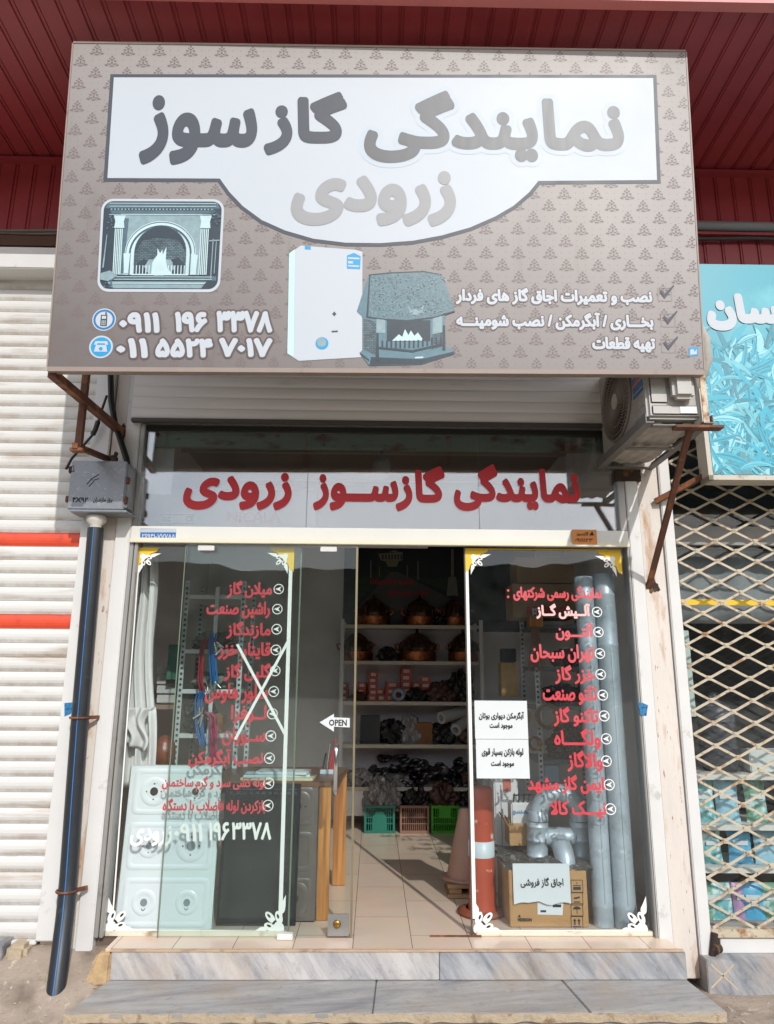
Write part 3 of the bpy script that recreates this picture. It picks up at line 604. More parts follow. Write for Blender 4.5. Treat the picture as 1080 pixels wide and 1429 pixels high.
pic('moulding_line', tealD, [[(100, y), (900, y), (900, y+4), (100, y+4)] for y in (112, 134, 196, 664, 684)]+[[(150, 712), (850, 712), (845, 718), (155, 718)]], .0047, fp)
pic('arch_line', tealA, [[(500-r_*math.cos(R(a)), 490-(r_-24)*math.sin(R(a))) for a in range(0, 181, 9)]+[(500-(r_-4)*math.cos(R(a)), 490-(r_-28)*math.sin(R(a))) for a in range(180, -1, -9)] for r_ in (262, 236, 226)], .0043, fp)
pic('foliage', tealB, [[(60+dx+rnd0.uniform(0, 60), y0+rnd0.uniform(0, 90))]*1 and (lambda cx_, cy_: [(cx_-9, cy_), (cx_, cy_-7), (cx_+9, cy_+2), (cx_+1, cy_+8)])(60+dx+rnd0.uniform(0, 80), y0+rnd0.uniform(0, 110)) for dx, y0 in [(15, 200)]*14+[(795, 160)]*20+[(15, 640)]*16], .0048, fp)
pic('fire_glow', tealC, [[(500+110*math.cos(a/12*math.pi)*(1+.12*math.sin(a*2.7)), 590+70*math.sin(a/12*math.pi)*(1+.15*math.sin(a*3.1))) for a in range(24)]], .0048, fp)
pic('flames', tealD, [[(440, 645), (445, 560), (480, 500), (478, 450), (500, 490), (515, 460), (520, 500), (545, 440), (545, 540), (560, 600), (600, 645)]]+[[(x, 650), (x+7, 650), (x+7, 580), (x, 580)] for x in range(300, 720, 24)]+[[(290, 645), (720, 645), (720, 655), (290, 655)]], .0050, fp)
def col(x0, x1): return [[(x0-12, 205), (x1+12, 205), (x1, 250), (x1+6, 300), (x0-6, 300), (x0, 250)]]+[[(x0+k*(x1-x0)/5, 305), (x0+(k+.62)*(x1-x0)/5, 305), (x0+(k+.62)*(x1-x0)/5, 650), (x0+k*(x1-x0)/5, 650)] for k in range(5)]
pic('column', tealD, col(150, 215)+[[(225, 490), (275, 490), (268, 640), (235, 640)]], .0052, fp); pic('column', tealD, col(795, 862)+[[(735, 500), (785, 500), (775, 650), (742, 650)]], .0052, fp)
for z_ in [[(890, 380), (897, 380), (893, 690), (886, 690)], [(915, 390), (921, 390), (917, 640), (911, 640)], [(70, 600), (90, 350), (96, 352), (82, 600)], [(60, 640), (130, 620), (190, 660), (120, 700), (60, 690)], [(862, 390), (940, 385), (940, 395), (862, 400)]]: pic('fire_iron', tealC, [z_], .0054, fp)
# printed wall heater and printed hooded stove
Z4 = ip(390, 330, 4.154)
def pic4(name, mat, polys, n, par):
    q = MB()
    for k, z in enumerate(polys): q.poly(SP, ccw(Z4(z)), n+k*8e-6)
    return q.build(name, mat, par)
ht = pic4('heater_print', sw_, [[(118, 50), (440, 78), (475, 88), (478, 690), (470, 700), (112, 718), (45, 675), (50, 95)]], .0020, sign)
pic4('heater_side', pm('pale blue print', '#b5dcea', .4), [[(52, 95), (82, 72), (80, 690), (46, 672)]], .0024, ht)
pic4('heater_label', blu, [[(140, 52), (175, 55), (175, 75), (140, 72)], [(385, 110), (425, 95), (465, 115), (462, 190), (385, 186)]], .0026, ht)
pic4('heater_label_text', sw_, [[(392, 120), (458, 124), (457, 134), (392, 130)], [(392, 165), (457, 169), (456, 178), (392, 174)], [(392, 142), (420, 144), (420, 158), (392, 156)]], .0030, ht)
pic4('heater_knob', blu, [[(245+38*math.cos(a/10*math.pi), 618+36*math.sin(a/10*math.pi)) for a in range(20)]], .0027, ht)
pic4('knob_face', tealC, [[(242+27*math.cos(a/10*math.pi), 612+26*math.sin(a/10*math.pi)) for a in range(20)]], .0031, ht)
pic4('heater_mark', ink_d, [[(302, 448), (315, 434), (327, 448), (315, 462)], [(300, 546), (336, 544), (336, 554), (300, 555)]], .0028, ht)
sv = pic4('stove_print', pm('print stove teal', '#557581', .4, var=.2, vs=40), [[(510, 225), (640, 212), (830, 205), (935, 225), (1015, 440), (955, 462), (950, 640), (1015, 668), (1012, 686), (820, 745), (520, 748), (462, 675), (485, 655), (482, 470), (445, 435)]], .0034, sign)
pic4('stove_hood', pm('print hood teal', '#5c7780', .4, var=.5, vs=70), [[(515, 228), (640, 214), (830, 208), (932, 227), (1010, 436), (900, 470), (740, 490), (600, 480), (500, 465), (505, 380)]], .0038, sv)
for z_ in [[(735, 400), (760, 430), (790, 425), (800, 432), (835, 400), (825, 445), (790, 460), (755, 450)], [(560, 480), (610, 486), (612, 560), (560, 560)], [(885, 480), (940, 465), (940, 560), (885, 570)]]: pic4('stove_crest', tealC, [z_], .0041, sv)
pic4('hood_speckle', tealC, [(lambda cx_, cy_, r_: [(cx_-r_, cy_), (cx_, cy_-r_*.6), (cx_+r_, cy_), (cx_, cy_+r_*.6)])(rnd0.uniform(525, 960), rnd0.uniform(225, 465), rnd0.uniform(2, 6)) for _ in range(260)], .00395, sv)
pic4('hood_shadow_speckle', tealA, [(lambda cx_, cy_, r_: [(cx_-r_, cy_), (cx_, cy_-r_*.6), (cx_+r_, cy_), (cx_, cy_+r_*.6)])(rnd0.uniform(520, 960), rnd0.uniform(225, 465), rnd0.uniform(2, 5)) for _ in range(260)], .0040, sv)
pic4('hood_edge', tealA, [[(515, 228), (522, 228), (512, 470), (500, 465)], [(512, 222), (640, 210), (830, 204), (935, 224), (935, 230), (830, 211), (640, 217), (514, 230)], [(500, 464), (600, 478), (740, 488), (900, 468), (1010, 434), (1012, 442), (900, 478), (740, 497), (600, 487), (500, 473)]], .00405, sv)
for z_ in [[(486, 480), (556, 492), (556, 690), (490, 655)], [(880, 575), (945, 560), (945, 640), (880, 660)]]: pic4('stove_brick', brick_p, [z_], .00402, sv)
pic4('stove_opening', tealA, [[(620, 486), (872, 490), (872, 610), (620, 610)], [(530, 700), (820, 715), (1010, 672), (1012, 684), (820, 742), (522, 745)], [(470, 676), (520, 715), (518, 725), (466, 684)]], .0042, sv)
pic4('stove_flames', tealD, [[(650, 608), (690, 570), (710, 585), (725, 540), (745, 575), (760, 548), (780, 580), (800, 560), (835, 608)], [(785, 702), (832, 700), (832, 708), (785, 711)]], .0046, sv)
pic4('stove_grate', tealA, [[(560, 640), (770, 662), (960, 620), (960, 632), (770, 676), (560, 652)]]+[[(x, 606-max(0, x-780)*.15), (x+10, 606-max(0, x-780)*.15), (x+10, 650-max(0, x-780)*.18), (x, 650-max(0, x-780)*.18)] for x in range(590, 950, 26)]+[[(560, 560), (572, 560), (576, 720), (556, 720)], [(945, 520), (957, 520), (960, 665), (943, 665)]], .0049, sv)
q = MB(); q.ppoly(SP, [(961, 489), (974, 488), (974, 500), (961, 501)], .0016); ms = q.build('maker_sticker', blu, sign); q = MB(); q.ppoly(SP, [(963, 492), (967, 491), (969, 495), (972, 491), (972, 498), (963, 499)], .002); q.build('sticker_mark', sw_, ms)

# ------------------------------------------------------------------ rusty brackets behind the sign
q = MB(); q.bar((-1.672, -.87, 3.175), (-1.60, -.03, 3.158), .042); q.build('bracket_bar', rust, None, 'rusty brown bar from the lower left sign corner back to the pilaster', 'bracket', loc=(-1.6, -.03, 3.158))
br_ = thing('hanging_bracket', 'rusty angled drop bar with a short arm just above the grey electric box', 'bracket', (-1.65, -.5, 2.9))
q = MB(); q.bar((-1.655, -.5, 2.89), (-1.66, -.5, 3.95), .034); q.build('drop_bar', rust, br_)
q = MB(); q.bar((-1.66, -.54, 2.897), (-1.676, -.03, 2.985), .030); q.build('arm', rust, br_)
q = MB(); q.box(-1.69, -1.62, -.53, -.48, 2.872, 2.889); q.build('end_plate', rust, br_)

# ------------------------------------------------------------------ shop front: frames and glass
ZG, ZT = .303, 2.452
sf = thing('glass_storefront', 'white framed glass shop front with sliding door and Persian vinyl lettering', 'shop front', (0, 0, ZF))
alu = pm('weathered aluminium', '#9a9894', .38, .35, var=.08, vs=6, c2='#6d6964', c2s=5, c2t=(.6, .75))
beam_w = pm('white enamel transom bar', '#d3d2cc', .35, var=.04, vs=3, c2='#a39d90', c2s=5, c2t=(.66, .8))
q = MB(); q.box(-1.478, 1.555, -.055, .055, 2.462, 2.552); q.build('transom_bar', beam_w, sf, bevel=.004)
q = MB(); q.box(-1.476, 1.553, -.068, -.0555, 2.448, 2.478); q.build('transom_lip', pm('cream door track', '#d8d2bd', .4, var=.06), sf, bevel=.003)
for x0, x1 in ((-1.480, -1.452), (1.512, 1.556)):
    q = MB(); q.box(x0, x1, -.045, .05, 2.5525, 3.215); q.build('transom_jamb', alu, sf, bevel=.003)
for x0, x1 in ((-1.480, -1.458), (-1.452, -1.432), (1.5445, 1.557)):
    q = MB(); q.box(x0, x1, -.045, .05, ZF, 2.4615); q.build('door_jamb', alu, sf, bevel=.003)
rail = pm('pale green rail with rust', '#7f9186', .5, var=.15, vs=8, c2='#5b3b2a', c2s=6, c2t=(.56, .68), c3='#3a2a20', c3s=25, bump=.2, st=(.6, 1, 1.5))
q = MB(); q.box(-1.451, 1.511, .012, .06, 3.085, 3.178); q.build('top_rail', rail, sf, bevel=.004)
for px_ in (220, 388, 450, 625, 690, 830):
    p = at(px_, 606, .012); q = MB(); q.lathe([(0, -.012), (.011, -.012), (.013, -.004), (.013, 0)], (p.x, .012, 3.16), 12, Matrix.Rotation(R(-90), 3, 'X')); q.build('rail_bolt', rust, sf)
q = MB(); q.box(-1.451, 1.511, -.03, .05, 3.18, 3.21); q.build('head_channel', black_gap, sf)
gl_t = glass('transom glass', (.9, .92, .93), 3.4, .02); gl_p = glass('shop window glass', (.94, .965, .972), .66, .014); gl_d = glass('sliding door glass', (.915, .955, .948), .62, .012); edge_g = pm('polished green glass edge', '#6d7a68', .2, var=.1)
tps = []
for x0, x1 in ((-1.451, -.4265), (-.4235, .6465), (.6495, 1.511)):
    q = MB(); q.box(x0, x1, -.008, .004, 2.553, 3.178); tps.append(q.build('transom_pane', gl_t, sf))
pl_ = MB(); pl_.box(-1.431, -.452, -.004, .004, .325, 2.446); panL = pl_.build('glass_panel', gl_p, sf)
pl_ = MB(); pl_.box(.556, 1.544, -.004, .004, .325, 2.446); panR = pl_.build('glass_panel', gl_p, sf)
dl = MB(); dl.box(-1.14, -.113, -.040, -.030, .300, 2.446); leaf = dl.build('sliding_door', gl_d, sf)
q = MB(); q.box(-.452, -.443, -.007, .007, .325, 2.446); q.build('glass_edge', edge_g, panL)
q = MB(); q.box(.5475, .5555, -.009, .009, .30, 2.446); q.build('glass_edge', pm('dark edge strip', '#4d4a45', .4), panR)
q = MB(); q.box(-.1125, -.100, -.043, -.027, .298, 2.446); q.build('edge_strip', pm('brass tinted edge strip', '#8e8469', .3, .5), leaf)
q = MB(); q.box(-1.146, -1.1405, -.041, -.029, .300, 2.446); q.build('edge_strip', edge_g, leaf)
tr_w = pm('cream bottom channel', '#d3cbb9', .5, var=.08, c2='#8b7c68', c2s=8)
q = MB(); q.box(-1.43, -1.142, -.016, .016, .301, .324); q.box(-1.1415, -.455, -.016, .016, .301, .324); q.build('bottom_channel', tr_w, sf)
q = MB(); q.box(.575, 1.543, -.018, .018, .301, .324); q.build('bottom_channel', tr_w, sf, bevel=.003)
q = MB(); q.box(.32, .60, -.03, -.022, .301, .309); q.build('floor_guide', rust, sf)
q = MB(); q.box(-.50, -.415, -.085, -.045, .301, .332); q.build('floor_stop', white_al, sf, bevel=.004)
chrome = pm('polished chrome', '#c9c9c9', .14, .95, var=.04)
q = MB(); q.slab(YP(-.040), [(-.232, .312), (-.118, .312), (-.118, .418), (-.232, .418)], -.004, .014); lk = q.build('corner_lock', pm('brushed steel plate', '#a6a8a8', .32, .8, var=.08), leaf, bevel=.002)
q = MB(); q.lathe([(0, .012), (.016, .012), (.020, .008), (.022, 0)], (-.182, -.054, .372), 18, Matrix.Rotation(R(90), 3, 'X')); q.build('lock_cylinder', pm('brass lock', '#9b7a45', .3, .9), lk)
q = MB(); q.tube([(-.205, -.042, 1.03), (-.205, -.085, 1.04), (-.205, -.09, 1.06), (-.205, -.09, 1.26), (-.205, -.085, 1.28), (-.205, -.042, 1.29)], .0135, 12); q.build('handle', chrome, leaf)
for px_ in (274, 287, 300, 458, 470): pass
for x_ in (-1.02, -.28):
    q = MB(); q.box(x_-.05, x_+.05, -.047, -.0405, 2.405, 2.44); q.build('roller_clamp', white_al, leaf, bevel=.003)

GP, GD, GT = YP(-.0045), YP(-.0405), YP(-.0085)
vin_r = pm('red window vinyl', '#c2242e', .5, var=.06, vs=6); vin_p = pm('faded pink red window vinyl', '#bd3540', .5, var=.08, vs=5, c2='#cc6068', c2s=1.6, c2t=(.45, .7)); vin_w = pm('white window vinyl', '#e4e4e0', .5, var=.03); vin_pale = pm('bleached pink window vinyl', '#e3b3b0', .5, var=.06)
vin_y = pm('yellow window vinyl', '#e0b81f', .5, var=.05); vin_k = pm('black window vinyl', '#191a1c', .5)
# red words across the transom, one part for each pane it crosses
q = MB(); letters(q, GT, 'نمایندگی', (633, 648, 809, 714), (.010, .016), .001, res=4); q.build('lettering', vin_r, tps[2])
q = MB(); letters(q, GT, 'گاز', (552, 650, 621, 714), (.010, .016), .001, res=4); letters(q, GT, 'ســوز', (437, 662, 556, 713), (.010, .016), .001, res=4); q.build('lettering', vin_r, tps[1])
q = MB(); letters(q, GT, 'زرودی', (256, 659, 407, 712), (.011, .016), .001, res=4); q.build('lettering', vin_r, tps[0])
# left window list
LL = [('میلان گاز', (317, 810, 380, 835), (389, 822)), ('راشین صنعت', (288, 839, 377, 863), (387, 850)), ('مازندگاز', (316, 867, 378, 892), (386, 878)), ('قاینار خزر', (304, 896, 378, 921), (385, 907)), ('گلین گاز', (313, 925, 378, 951), (384, 936)),
      ('سلور هاوس', (286, 953, 374, 982), (382, 965)), ('لــوفرا', (322, 984, 372, 1010), (380, 996)), ('ســوران', (310, 1014, 371, 1041), (378, 1027)), ('نصب آبگرمکن', (263, 1045, 368, 1071), (376, 1058)),
      ('لوله کشی سرد و گرم ساختمان', (226, 1083, 371, 1105), (375, 1093)), ('بازکردن لوله فاضلاب با دستگاه', (227, 1114, 371, 1136), (374, 1124))]
RL = [('نمایندگی رسمی شرکتهای', (716, 817, 840, 839), None), ('آلــیش گــاز', (748, 842, 824, 864), (833, 854)), ('آلتـــون', (775, 869, 828, 894), (835, 882)), ('تهران سبحان', (740, 899, 829, 925), (837, 912)), ('خزر گاز', (774, 928, 830, 955), (838, 941)), ('تکنو صنعت', (757, 956, 833, 984), (841, 970)),
      ('تاکنو گاز', (772, 986, 835, 1014), (843, 999)), ('ولگــــاه', (773, 1016, 838, 1046), (846, 1031)), ('والاگاز', (791, 1047, 841, 1077), (846, 1062)), ('ایمن گاز مشهد', (736, 1081, 843, 1108), (850, 1095)), ('نیـــک کالا', (767, 1117, 846, 1142), (852, 1129))]
def bullet(pl, c, par):
    u, v = pl.hit(*c); q = MB(); ring(q, pl, u, v, .026, .031, 22, .001); q.poly(pl, [(u-.021, v), (u+.018, v-.016), (u+.006, v)], .001); q.poly(pl, [(u-.021, v), (u+.006, v), (u+.018, v+.016)], .001)
    q.build('bullet', vin_w, par)
for lst, par, small in ((LL, panL, (9, 10)), (RL, panR, ())):
    for i, (s_, bx, c) in enumerate(lst):
        q = MB(); letters(q, GP, s_, bx, (.0036, .0036) if i not in small else (.0024, .0026), .0008, res=3)
        if c is None: q.poly(GP, circle(*GP.hit(709, 824), .008, 8), .0008); q.poly(GP, circle(*GP.hit(709, 833), .008, 8), .0008)
        q.build('lettering', vin_pale if (par is panR and i == 1) else vin_p, par)
        if c: bullet(GP, c, par)
q = MB(); letters(q, GP, '۳۳۷۸', (323, 1147, 379, 1172), (.0035, .0035), .0008); letters(q, GP, '۱۹۶', (291, 1147, 320, 1173), (.0035, .0035), .0008); letters(q, GP, '۰۹۱۱', (243, 1149, 283, 1174), (.0035, .0035), .0008); q.build('phone_number', vin_w, panL)
q = MB(); letters(q, GP, 'زرودی', (182, 1152, 240, 1181), (.003, .0035), .0008); q.build('lettering', vin_w, panL)
# white border tapes and cut-vinyl corner ornaments
def strip(pl, a, b_, w_, par, name='border_tape', mat=None, n=.001):
    p, r_ = Vector(pl.hit(*a)), Vector(pl.hit(*b_)); d = (r_-p).normalized(); s_ = Vector((-d.y, d.x))*w_/2; q = MB(); q.poly(pl, ccw([p-s_, r_-s_, r_+s_, p+s_]), n); return q.build(name, mat or vin_w, par)
strip(GP, (406, 782), (391, 1285), .022, panL); strip(GP, (164, 1299), (372, 1301), .018, panL); strip(GP, (194, 782), (158, 1270), .008, panL)
strip(GP, (651, 784), (662, 1282), .020, panR); strip(GP, (683, 1301), (882, 1300), .020, panR); strip(GP, (652, 766), (866, 768), .008, panR, mat=vin_y)
strip(GP, (331, 899), (399, 1027), .016, panL, 'tape_cross', n=.002); strip(GP, (402, 895), (328, 1032), .016, panL, 'tape_cross', n=.0024)
def ornament(pl, cpx, sx, sz, par, yellow, s_=1.0):
    u, v = pl.hit(*cpx); q = MB()
    P = lambda a, b_: (u+sx*a*s_, v+sz*b_*s_)
    if yellow: q.poly(pl, ccw([P(0, 0), P(.125, 0), P(.115, .02), P(.085, .03), P(.075, .06), P(.05, .075), P(.03, .085), P(.02, .115), P(0, .125)]), .0012); o0 = q.build('corner_backing', vin_y, par); q = MB()
    k = .0016 if yellow else .0012
    def el(a, b_, rx, ry, rot, n):
        c, s2 = math.cos(rot), math.sin(rot); return ccw([P(a+rx*math.cos(t_)*c-ry*math.sin(t_)*s2, b_+rx*math.cos(t_)*s2+ry*math.sin(t_)*c) for t_ in [2*math.pi*i/14 for i in range(14)]])
    m_ = .72 if yellow else 1
    if yellow: P_ = P; P = lambda a, b_: P_(a+.03, b_+.03)
    for i, e in enumerate(((.024, .024, .024, .02, .78), (.062, .026, .026, .015, .35), (.026, .062, .026, .015, 1.22), (.062, .062, .028, .014, .78), (.094, .014, .018, .013, -.1), (.014, .094, .018, .013, 1.67))): q.poly(pl, el(*[z*m_ for z in e[:4]], e[4], 0), k+i*2e-5)
    for i, e in enumerate((((.10, .0), (.148, .0), (.105, .022)), ((.0, .10), (.0, .148), (.022, .105)))): q.poly(pl, ccw([P(a*m_, b_*m_) for a, b_ in e]), k+.0002)
    o = q.build('corner_ornament', vin_w, par); q = MB()
    for i, (a, b_) in enumerate(((.066, .030), (.030, .066), (.068, .068))): q.poly(pl, el(a*m_, b_*m_, .010*m_, .0045*m_, (.35, 1.22, .78)[i], 0), k+.0005)
    q.poly(pl, el(.045*m_, .044*m_, .004, .012, .78, 0), k+.0006); q.build('ornament_line', vin_k, par)
ornament(GP, (188, 764), 1, -1, panL, True, 1.2); ornament(GP, (411, 764), -1, -1, panL, True, 1.2); ornament(GP, (145, 1302), 1, 1, panL, False, 1.3); ornament(GP, (397, 1303), -1, 1, panL, False, 1.3)
ornament(GP, (648, 765), 1, -1, panR, True, 1.2); ornament(GP, (866, 768), -1, -1, panR, True, 1.2); ornament(GP, (660, 1304), 1, 1, panR, False, 1.3); ornament(GP, (905, 1304), -1, 1, panR, False, 1.3)

# ------------------------------------------------------------------ paper notices and stickers
paper = pm('white paper', '#c9cecf', .8, var=.03, vs=4); ink = pm('black printed ink', '#17181a', .7)
def notice(name, label, cat, pl, box, lines, bend=.0, mat=paper, n0=.001, torn=False, group=None, inkm=None):
    x0, y0, x1, y1 = box; a = pl.hit(x0, y1); b_ = pl.hit(x1, y0); o = thing(name, label, cat, pl.pt((a[0]+b_[0])/2, a[1], n0), group); q = MB()
    def f(u, v):
        nn = n0+bend*(1-v)**3*(.6+.4*math.sin(u*7)); vv = lerp(a[1], b_[1], v)
        if torn and v < .01: vv += .028*max(0, 1-abs(u-.45)/.2)+.012*math.sin(u*9)
        return pl.pt(lerp(a[0], b_[0], u), vv, nn)
    q.sheet(f, 16, 10, False); q.build('sheet', mat, o, solid=.0012)
    for s_, bx in lines: q = MB(); letters(q, pl, s_, bx, (.0011, .0018), n0+.0022+bend*.25, res=2, fa=not s_.isascii()); q.build('lettering', inkm or ink, o)
    return o
GI = YP(-.0052)
notice('paper_notice', 'upper white paper taped inside the right window, announcing water heaters', 'notice', GI, (663, 978, 735, 1031), [('آبگرمکن دیواری بوتان', (668, 993, 731, 1005)), ('موجود است', (683, 1008, 715, 1018))], .003)
o = notice('paper_notice', 'lower white paper on the right window with its bottom corner curling', 'notice', GI, (665, 1032, 737, 1086), [('لوله بازکن بسیار قوی', (672, 1044, 730, 1056)), ('موجود است', (685, 1061, 717, 1071))], .006, n0=.0015)
oa = thing('open_sign', 'white arrow shaped OPEN sign stuck on the sliding door glass', 'sign', at(467, 1010, -.0405)); P0 = GD
q = MB(); q.slab(GD, [GD.hit(*p) for p in ((446, 1008), (466, 996), (466, 1001), (488, 1002), (488, 1015), (466, 1014), (466, 1021))], .0005, .003); q.build('arrow_plate', paper, oa)
q = MB(); letters(q, GD, 'OPEN', (459, 1004, 484, 1013), (.0012, .0015), .0034, fa=False, res=2); q.build('lettering', ink, oa)
TB = YP(-.0685); TBB = YP(-.0555)
bs1 = notice('blue_sticker', 'blue phone number sticker on the left end of the transom bar', 'sticker', TBB, (195, 738, 246, 754), [], mat=pm('sticker blue', '#1b63a8', .4), n0=.0006)
q = MB(); letters(q, TBB, '۲۶۹۴۱-۷۷۷۸۵', (198, 745, 244, 752), (.0012, .0015), .0022, res=2); q.build('lettering', sw_, bs1); q = MB(); q.ppoly(TBB, [(195, 738), (246, 738), (246, 743), (195, 743)], .0016); q.build('white_band', sw_, bs1)
bs2 = notice('orange_sticker', 'small orange sticker on the right end of the transom bar', 'sticker', TBB, (798, 740, 831, 760), [], mat=pm('sticker orange', '#c77a2c', .5), n0=.0152)
q = MB(); letters(q, TBB, 'گازسوز', (803, 743, 820, 749), (.0008, .001), .017, res=2); letters(q, TBB, '۰۹۱۱۱۲۳', (801, 752, 826, 757), (.0008, .001), .017, res=2); q.ppoly(TBB, [(821, 748), (828, 748), (825, 742)], .017); q.build('lettering', ink, bs2)
PT = YP(-.0505)
for nm, pts, lb in (('blue_sticker', ((90, 981), (103, 980), (99, 996), (90, 1000)), 'torn blue sticker on the white pilaster trim beside the black pipe'), ('blue_sticker', ((890, 980), (897, 981), (904, 984), (902, 999), (894, 998)), 'torn blue sticker on the white trim right of the shop window')):
    q = MB(); z = ccw([PT.hit(*p) for p in pts]); q.slab(PT, z, .0002, .0012); q.build(nm, pm('torn sticker blue', '#1f78b0', .5, var=.4, vs=60, c2='#123b58', c2s=60, c2t=(.5, .6)), None, lb, 'sticker', loc=PT.pt(*z[0]))

# ------------------------------------------------------------------ air conditioner on its bracket
ac = thing('air_conditioner', 'grey outdoor air conditioner unit mounted sideways on a bracket under the sign', 'air conditioner', (1.57, -.45, 2.99))
acw = pm('dusty white metal casing', '#a6a4a0', .45, var=.07, vs=5, c2='#8e887f', c2s=4, c2t=(.5, .75)); acd = pm('dark fan cavity', '#2a2725', .7); acg = pm('brown grey plastic grille', '#7d746e', .5, var=.1)
X0, X1, Y0, Y1, Z0, Z1 = 1.43, 1.715, -.80, -.06, 3.0, 3.55
q = MB(); q.box(X0, X1, Y0, Y1, Z0, Z1); q.build('casing', acw, ac, bevel=.015, seg=3)
fc = Vector((X0, -.37, 3.27)); fr_ = .235
FX = Plane((X0, 0, 0), (0, -1, 0), (0, 0, 1))          # the fan side, facing left
q = MB(); q.poly(FX, ccw([(-fc.y+fr_*math.cos(a/14*math.pi), fc.z+fr_*math.sin(a/14*math.pi)) for a in range(28)]), .002); q.build('fan_recess', acd, ac)
q = MB()
for k in range(48):
    a0 = 2*math.pi*k/48; pts = []
    for i in range(7): r_ = lerp(.045, fr_-.004, i/6); an = a0+.75*(i/6)**1.2; pts.append(FX.pt(-fc.y+r_*math.cos(an), fc.z+r_*math.sin(an), .012))
    q.tube(pts, .0032, 4)
for r_ in (.10, .155, .205): q.tube([FX.pt(-fc.y+r_*math.cos(a/20*math.pi), fc.z+r_*math.sin(a/20*math.pi), .012) for a in range(41)], .0028, 4, False)
q.build('fan_grille', acg, ac)
q = MB(); q.tube([FX.pt(-fc.y+fr_*math.cos(a/20*math.pi), fc.z+fr_*math.sin(a/20*math.pi), .006) for a in range(41)], .010, 6, False); q.build('grille_ring', acg, ac)
q = MB(); q.poly(FX, ccw(circle(-fc.y, fc.z, .048, 20)), .018); q.lathe([(.048, 0), (.048, .014)], FX.pt(-fc.y, fc.z, .004), 20, Matrix.Rotation(R(-90), 3, 'Y')); q.build('fan_hub', pm('pale plastic hub', '#b5b0a8', .5), ac)
q = MB()
for k in range(6): z_ = 3.04+k*.05; q.slab(FX, [(.62, z_), (.775, z_), (.775, z_+.006), (.62, z_+.006)], .0, .004)
q.build('side_rib', acw, ac)
q = MB(); q.slab(FX, [(.625, 3.17), (.77, 3.17), (.77, 3.32), (.625, 3.32)], .0005, .0025); stq = q.build('energy_sticker', pm('blue label', '#31679c', .4, var=.25, vs=40), ac)
q = MB(); letters(q, Plane((X0, 0, 0), (0, -1, 0), (0, 0, 1)), 'جنرال', (881, 524, 899, 540), (.002, .003), .0035, res=2) if False else q.poly(FX, [(.64, 3.225), (.755, 3.25), (.755, 3.285), (.64, 3.26)], .0032); q.poly(FX, [(.63, 3.295), (.70, 3.295), (.70, 3.315), (.63, 3.315)], .0032); q.build('label_print', pm('red label', '#b23a32', .4, var=.3, vs=60), stq)
FE = YP(Y0)
q = MB(); q.box(1.55, 1.665, Y0-.07, Y0-.002, 3.09, 3.36); q.build('valve_cover', acw, ac, bevel=.02, seg=3)
q = MB(); q.box(1.455, 1.695, Y0-.008, Y0-.001, 3.02, 3.07); q.box(1.452, 1.54, Y0-.008, Y0-.001, 3.085, 3.5); q.build('end_panel', acw, ac, bevel=.004)
q = MB(); q.slab(FE, [(1.60, 3.025), (1.69, 3.025), (1.69, 3.062), (1.60, 3.062)], .009, .0105); q.build('rating_plate', pm('rating plate', '#cfd0d0', .4, var=.25, vs=120), ac)
abk = thing('bracket', 'steel angle bracket with long rusty diagonal brace carrying the air conditioner', 'bracket', (1.6, -.03, 2.95))
ang = pm('grey painted angle iron', '#6d6a67', .55, var=.15, vs=8, c2='#6a4a38', c2s=5, c2t=(.58, .7))
for x_ in (1.415, 1.725):
    q = MB(); q.box(x_-.022, x_+.022, -.86, -.03, 2.952, 2.958); q.box(x_-.022 if x_ < 1.6 else x_+.017, x_-.017 if x_ < 1.6 else x_+.022, -.86, -.03, 2.9585, 3.0); q.build('angle_rail', ang, abk)
for y_ in (-.82, -.45, -.08): q = MB(); q.box(1.438, 1.702, y_-.02, y_+.02, 2.945, 2.951); q.build('cross_bar', ang, abk)
q = MB(); q.bar((1.72, -.84, 2.96), (1.72, -.84, 3.62), .03, .006, up=(0, 1, 0)); q.build('upright', rust_pale, abk)
q = MB(); q.bar((1.64, -.82, 2.945), (1.663, -.028, 2.206), .03, .022); q.build('diagonal_brace', rust, abk)
q = MB(); q.box(1.55, 1.80, -.86, -.80, 2.93, 2.944); q.build('front_plate', rust, abk)
q = MB(); q.box(1.50, 1.66, -.06, -.028, 2.87, 2.944); q.build('wall_plate', soot, abk)
q = MB(); q.sheet(lambda u, v: (lerp(1.44, 1.70, u), lerp(-.78, -.1, v), 2.985-.012*abs(math.sin(v*19+u*3))-.006*math.sin(u*22+v*7)), 20, 40); q.build('foil_sheet', pm('crumpled pale underside foil', '#a39b92', .5, var=.2, vs=20, bump=.4, bs=30), ac)
q = MB(); q.tube([(1.71, -.3, 3.42), (1.80, -.42, 3.34), (1.83, -.5, 3.30), (1.845, -.55, 3.38), (1.835, -.6, 3.48), (1.80, -.62, 3.60), (1.74, -.62, 3.7)] if False else [(1.66, -.70, 3.75), (1.76, -.72, 3.62), (1.81, -.72, 3.50), (1.82, -.70, 3.38), (1.79, -.66, 3.28), (1.735, -.60, 3.22), (1.70, -.56, 3.20)], .034, 12)
q.build('insulated_pipe', pm('grey wrapped pipe lagging', '#aaa49c', .7, var=.1, vs=15, bump=.3), ac)
# rusty stub bracket of the neighbouring sign
q = MB(); q.bar((1.74, -.05, 2.74), (2.06, -.26, 2.90), .032); q.build('bracket_bar', rust, None, 'rusty bar from the right pilaster out to the turquoise sign', 'bracket', loc=(1.74, -.05, 2.74))

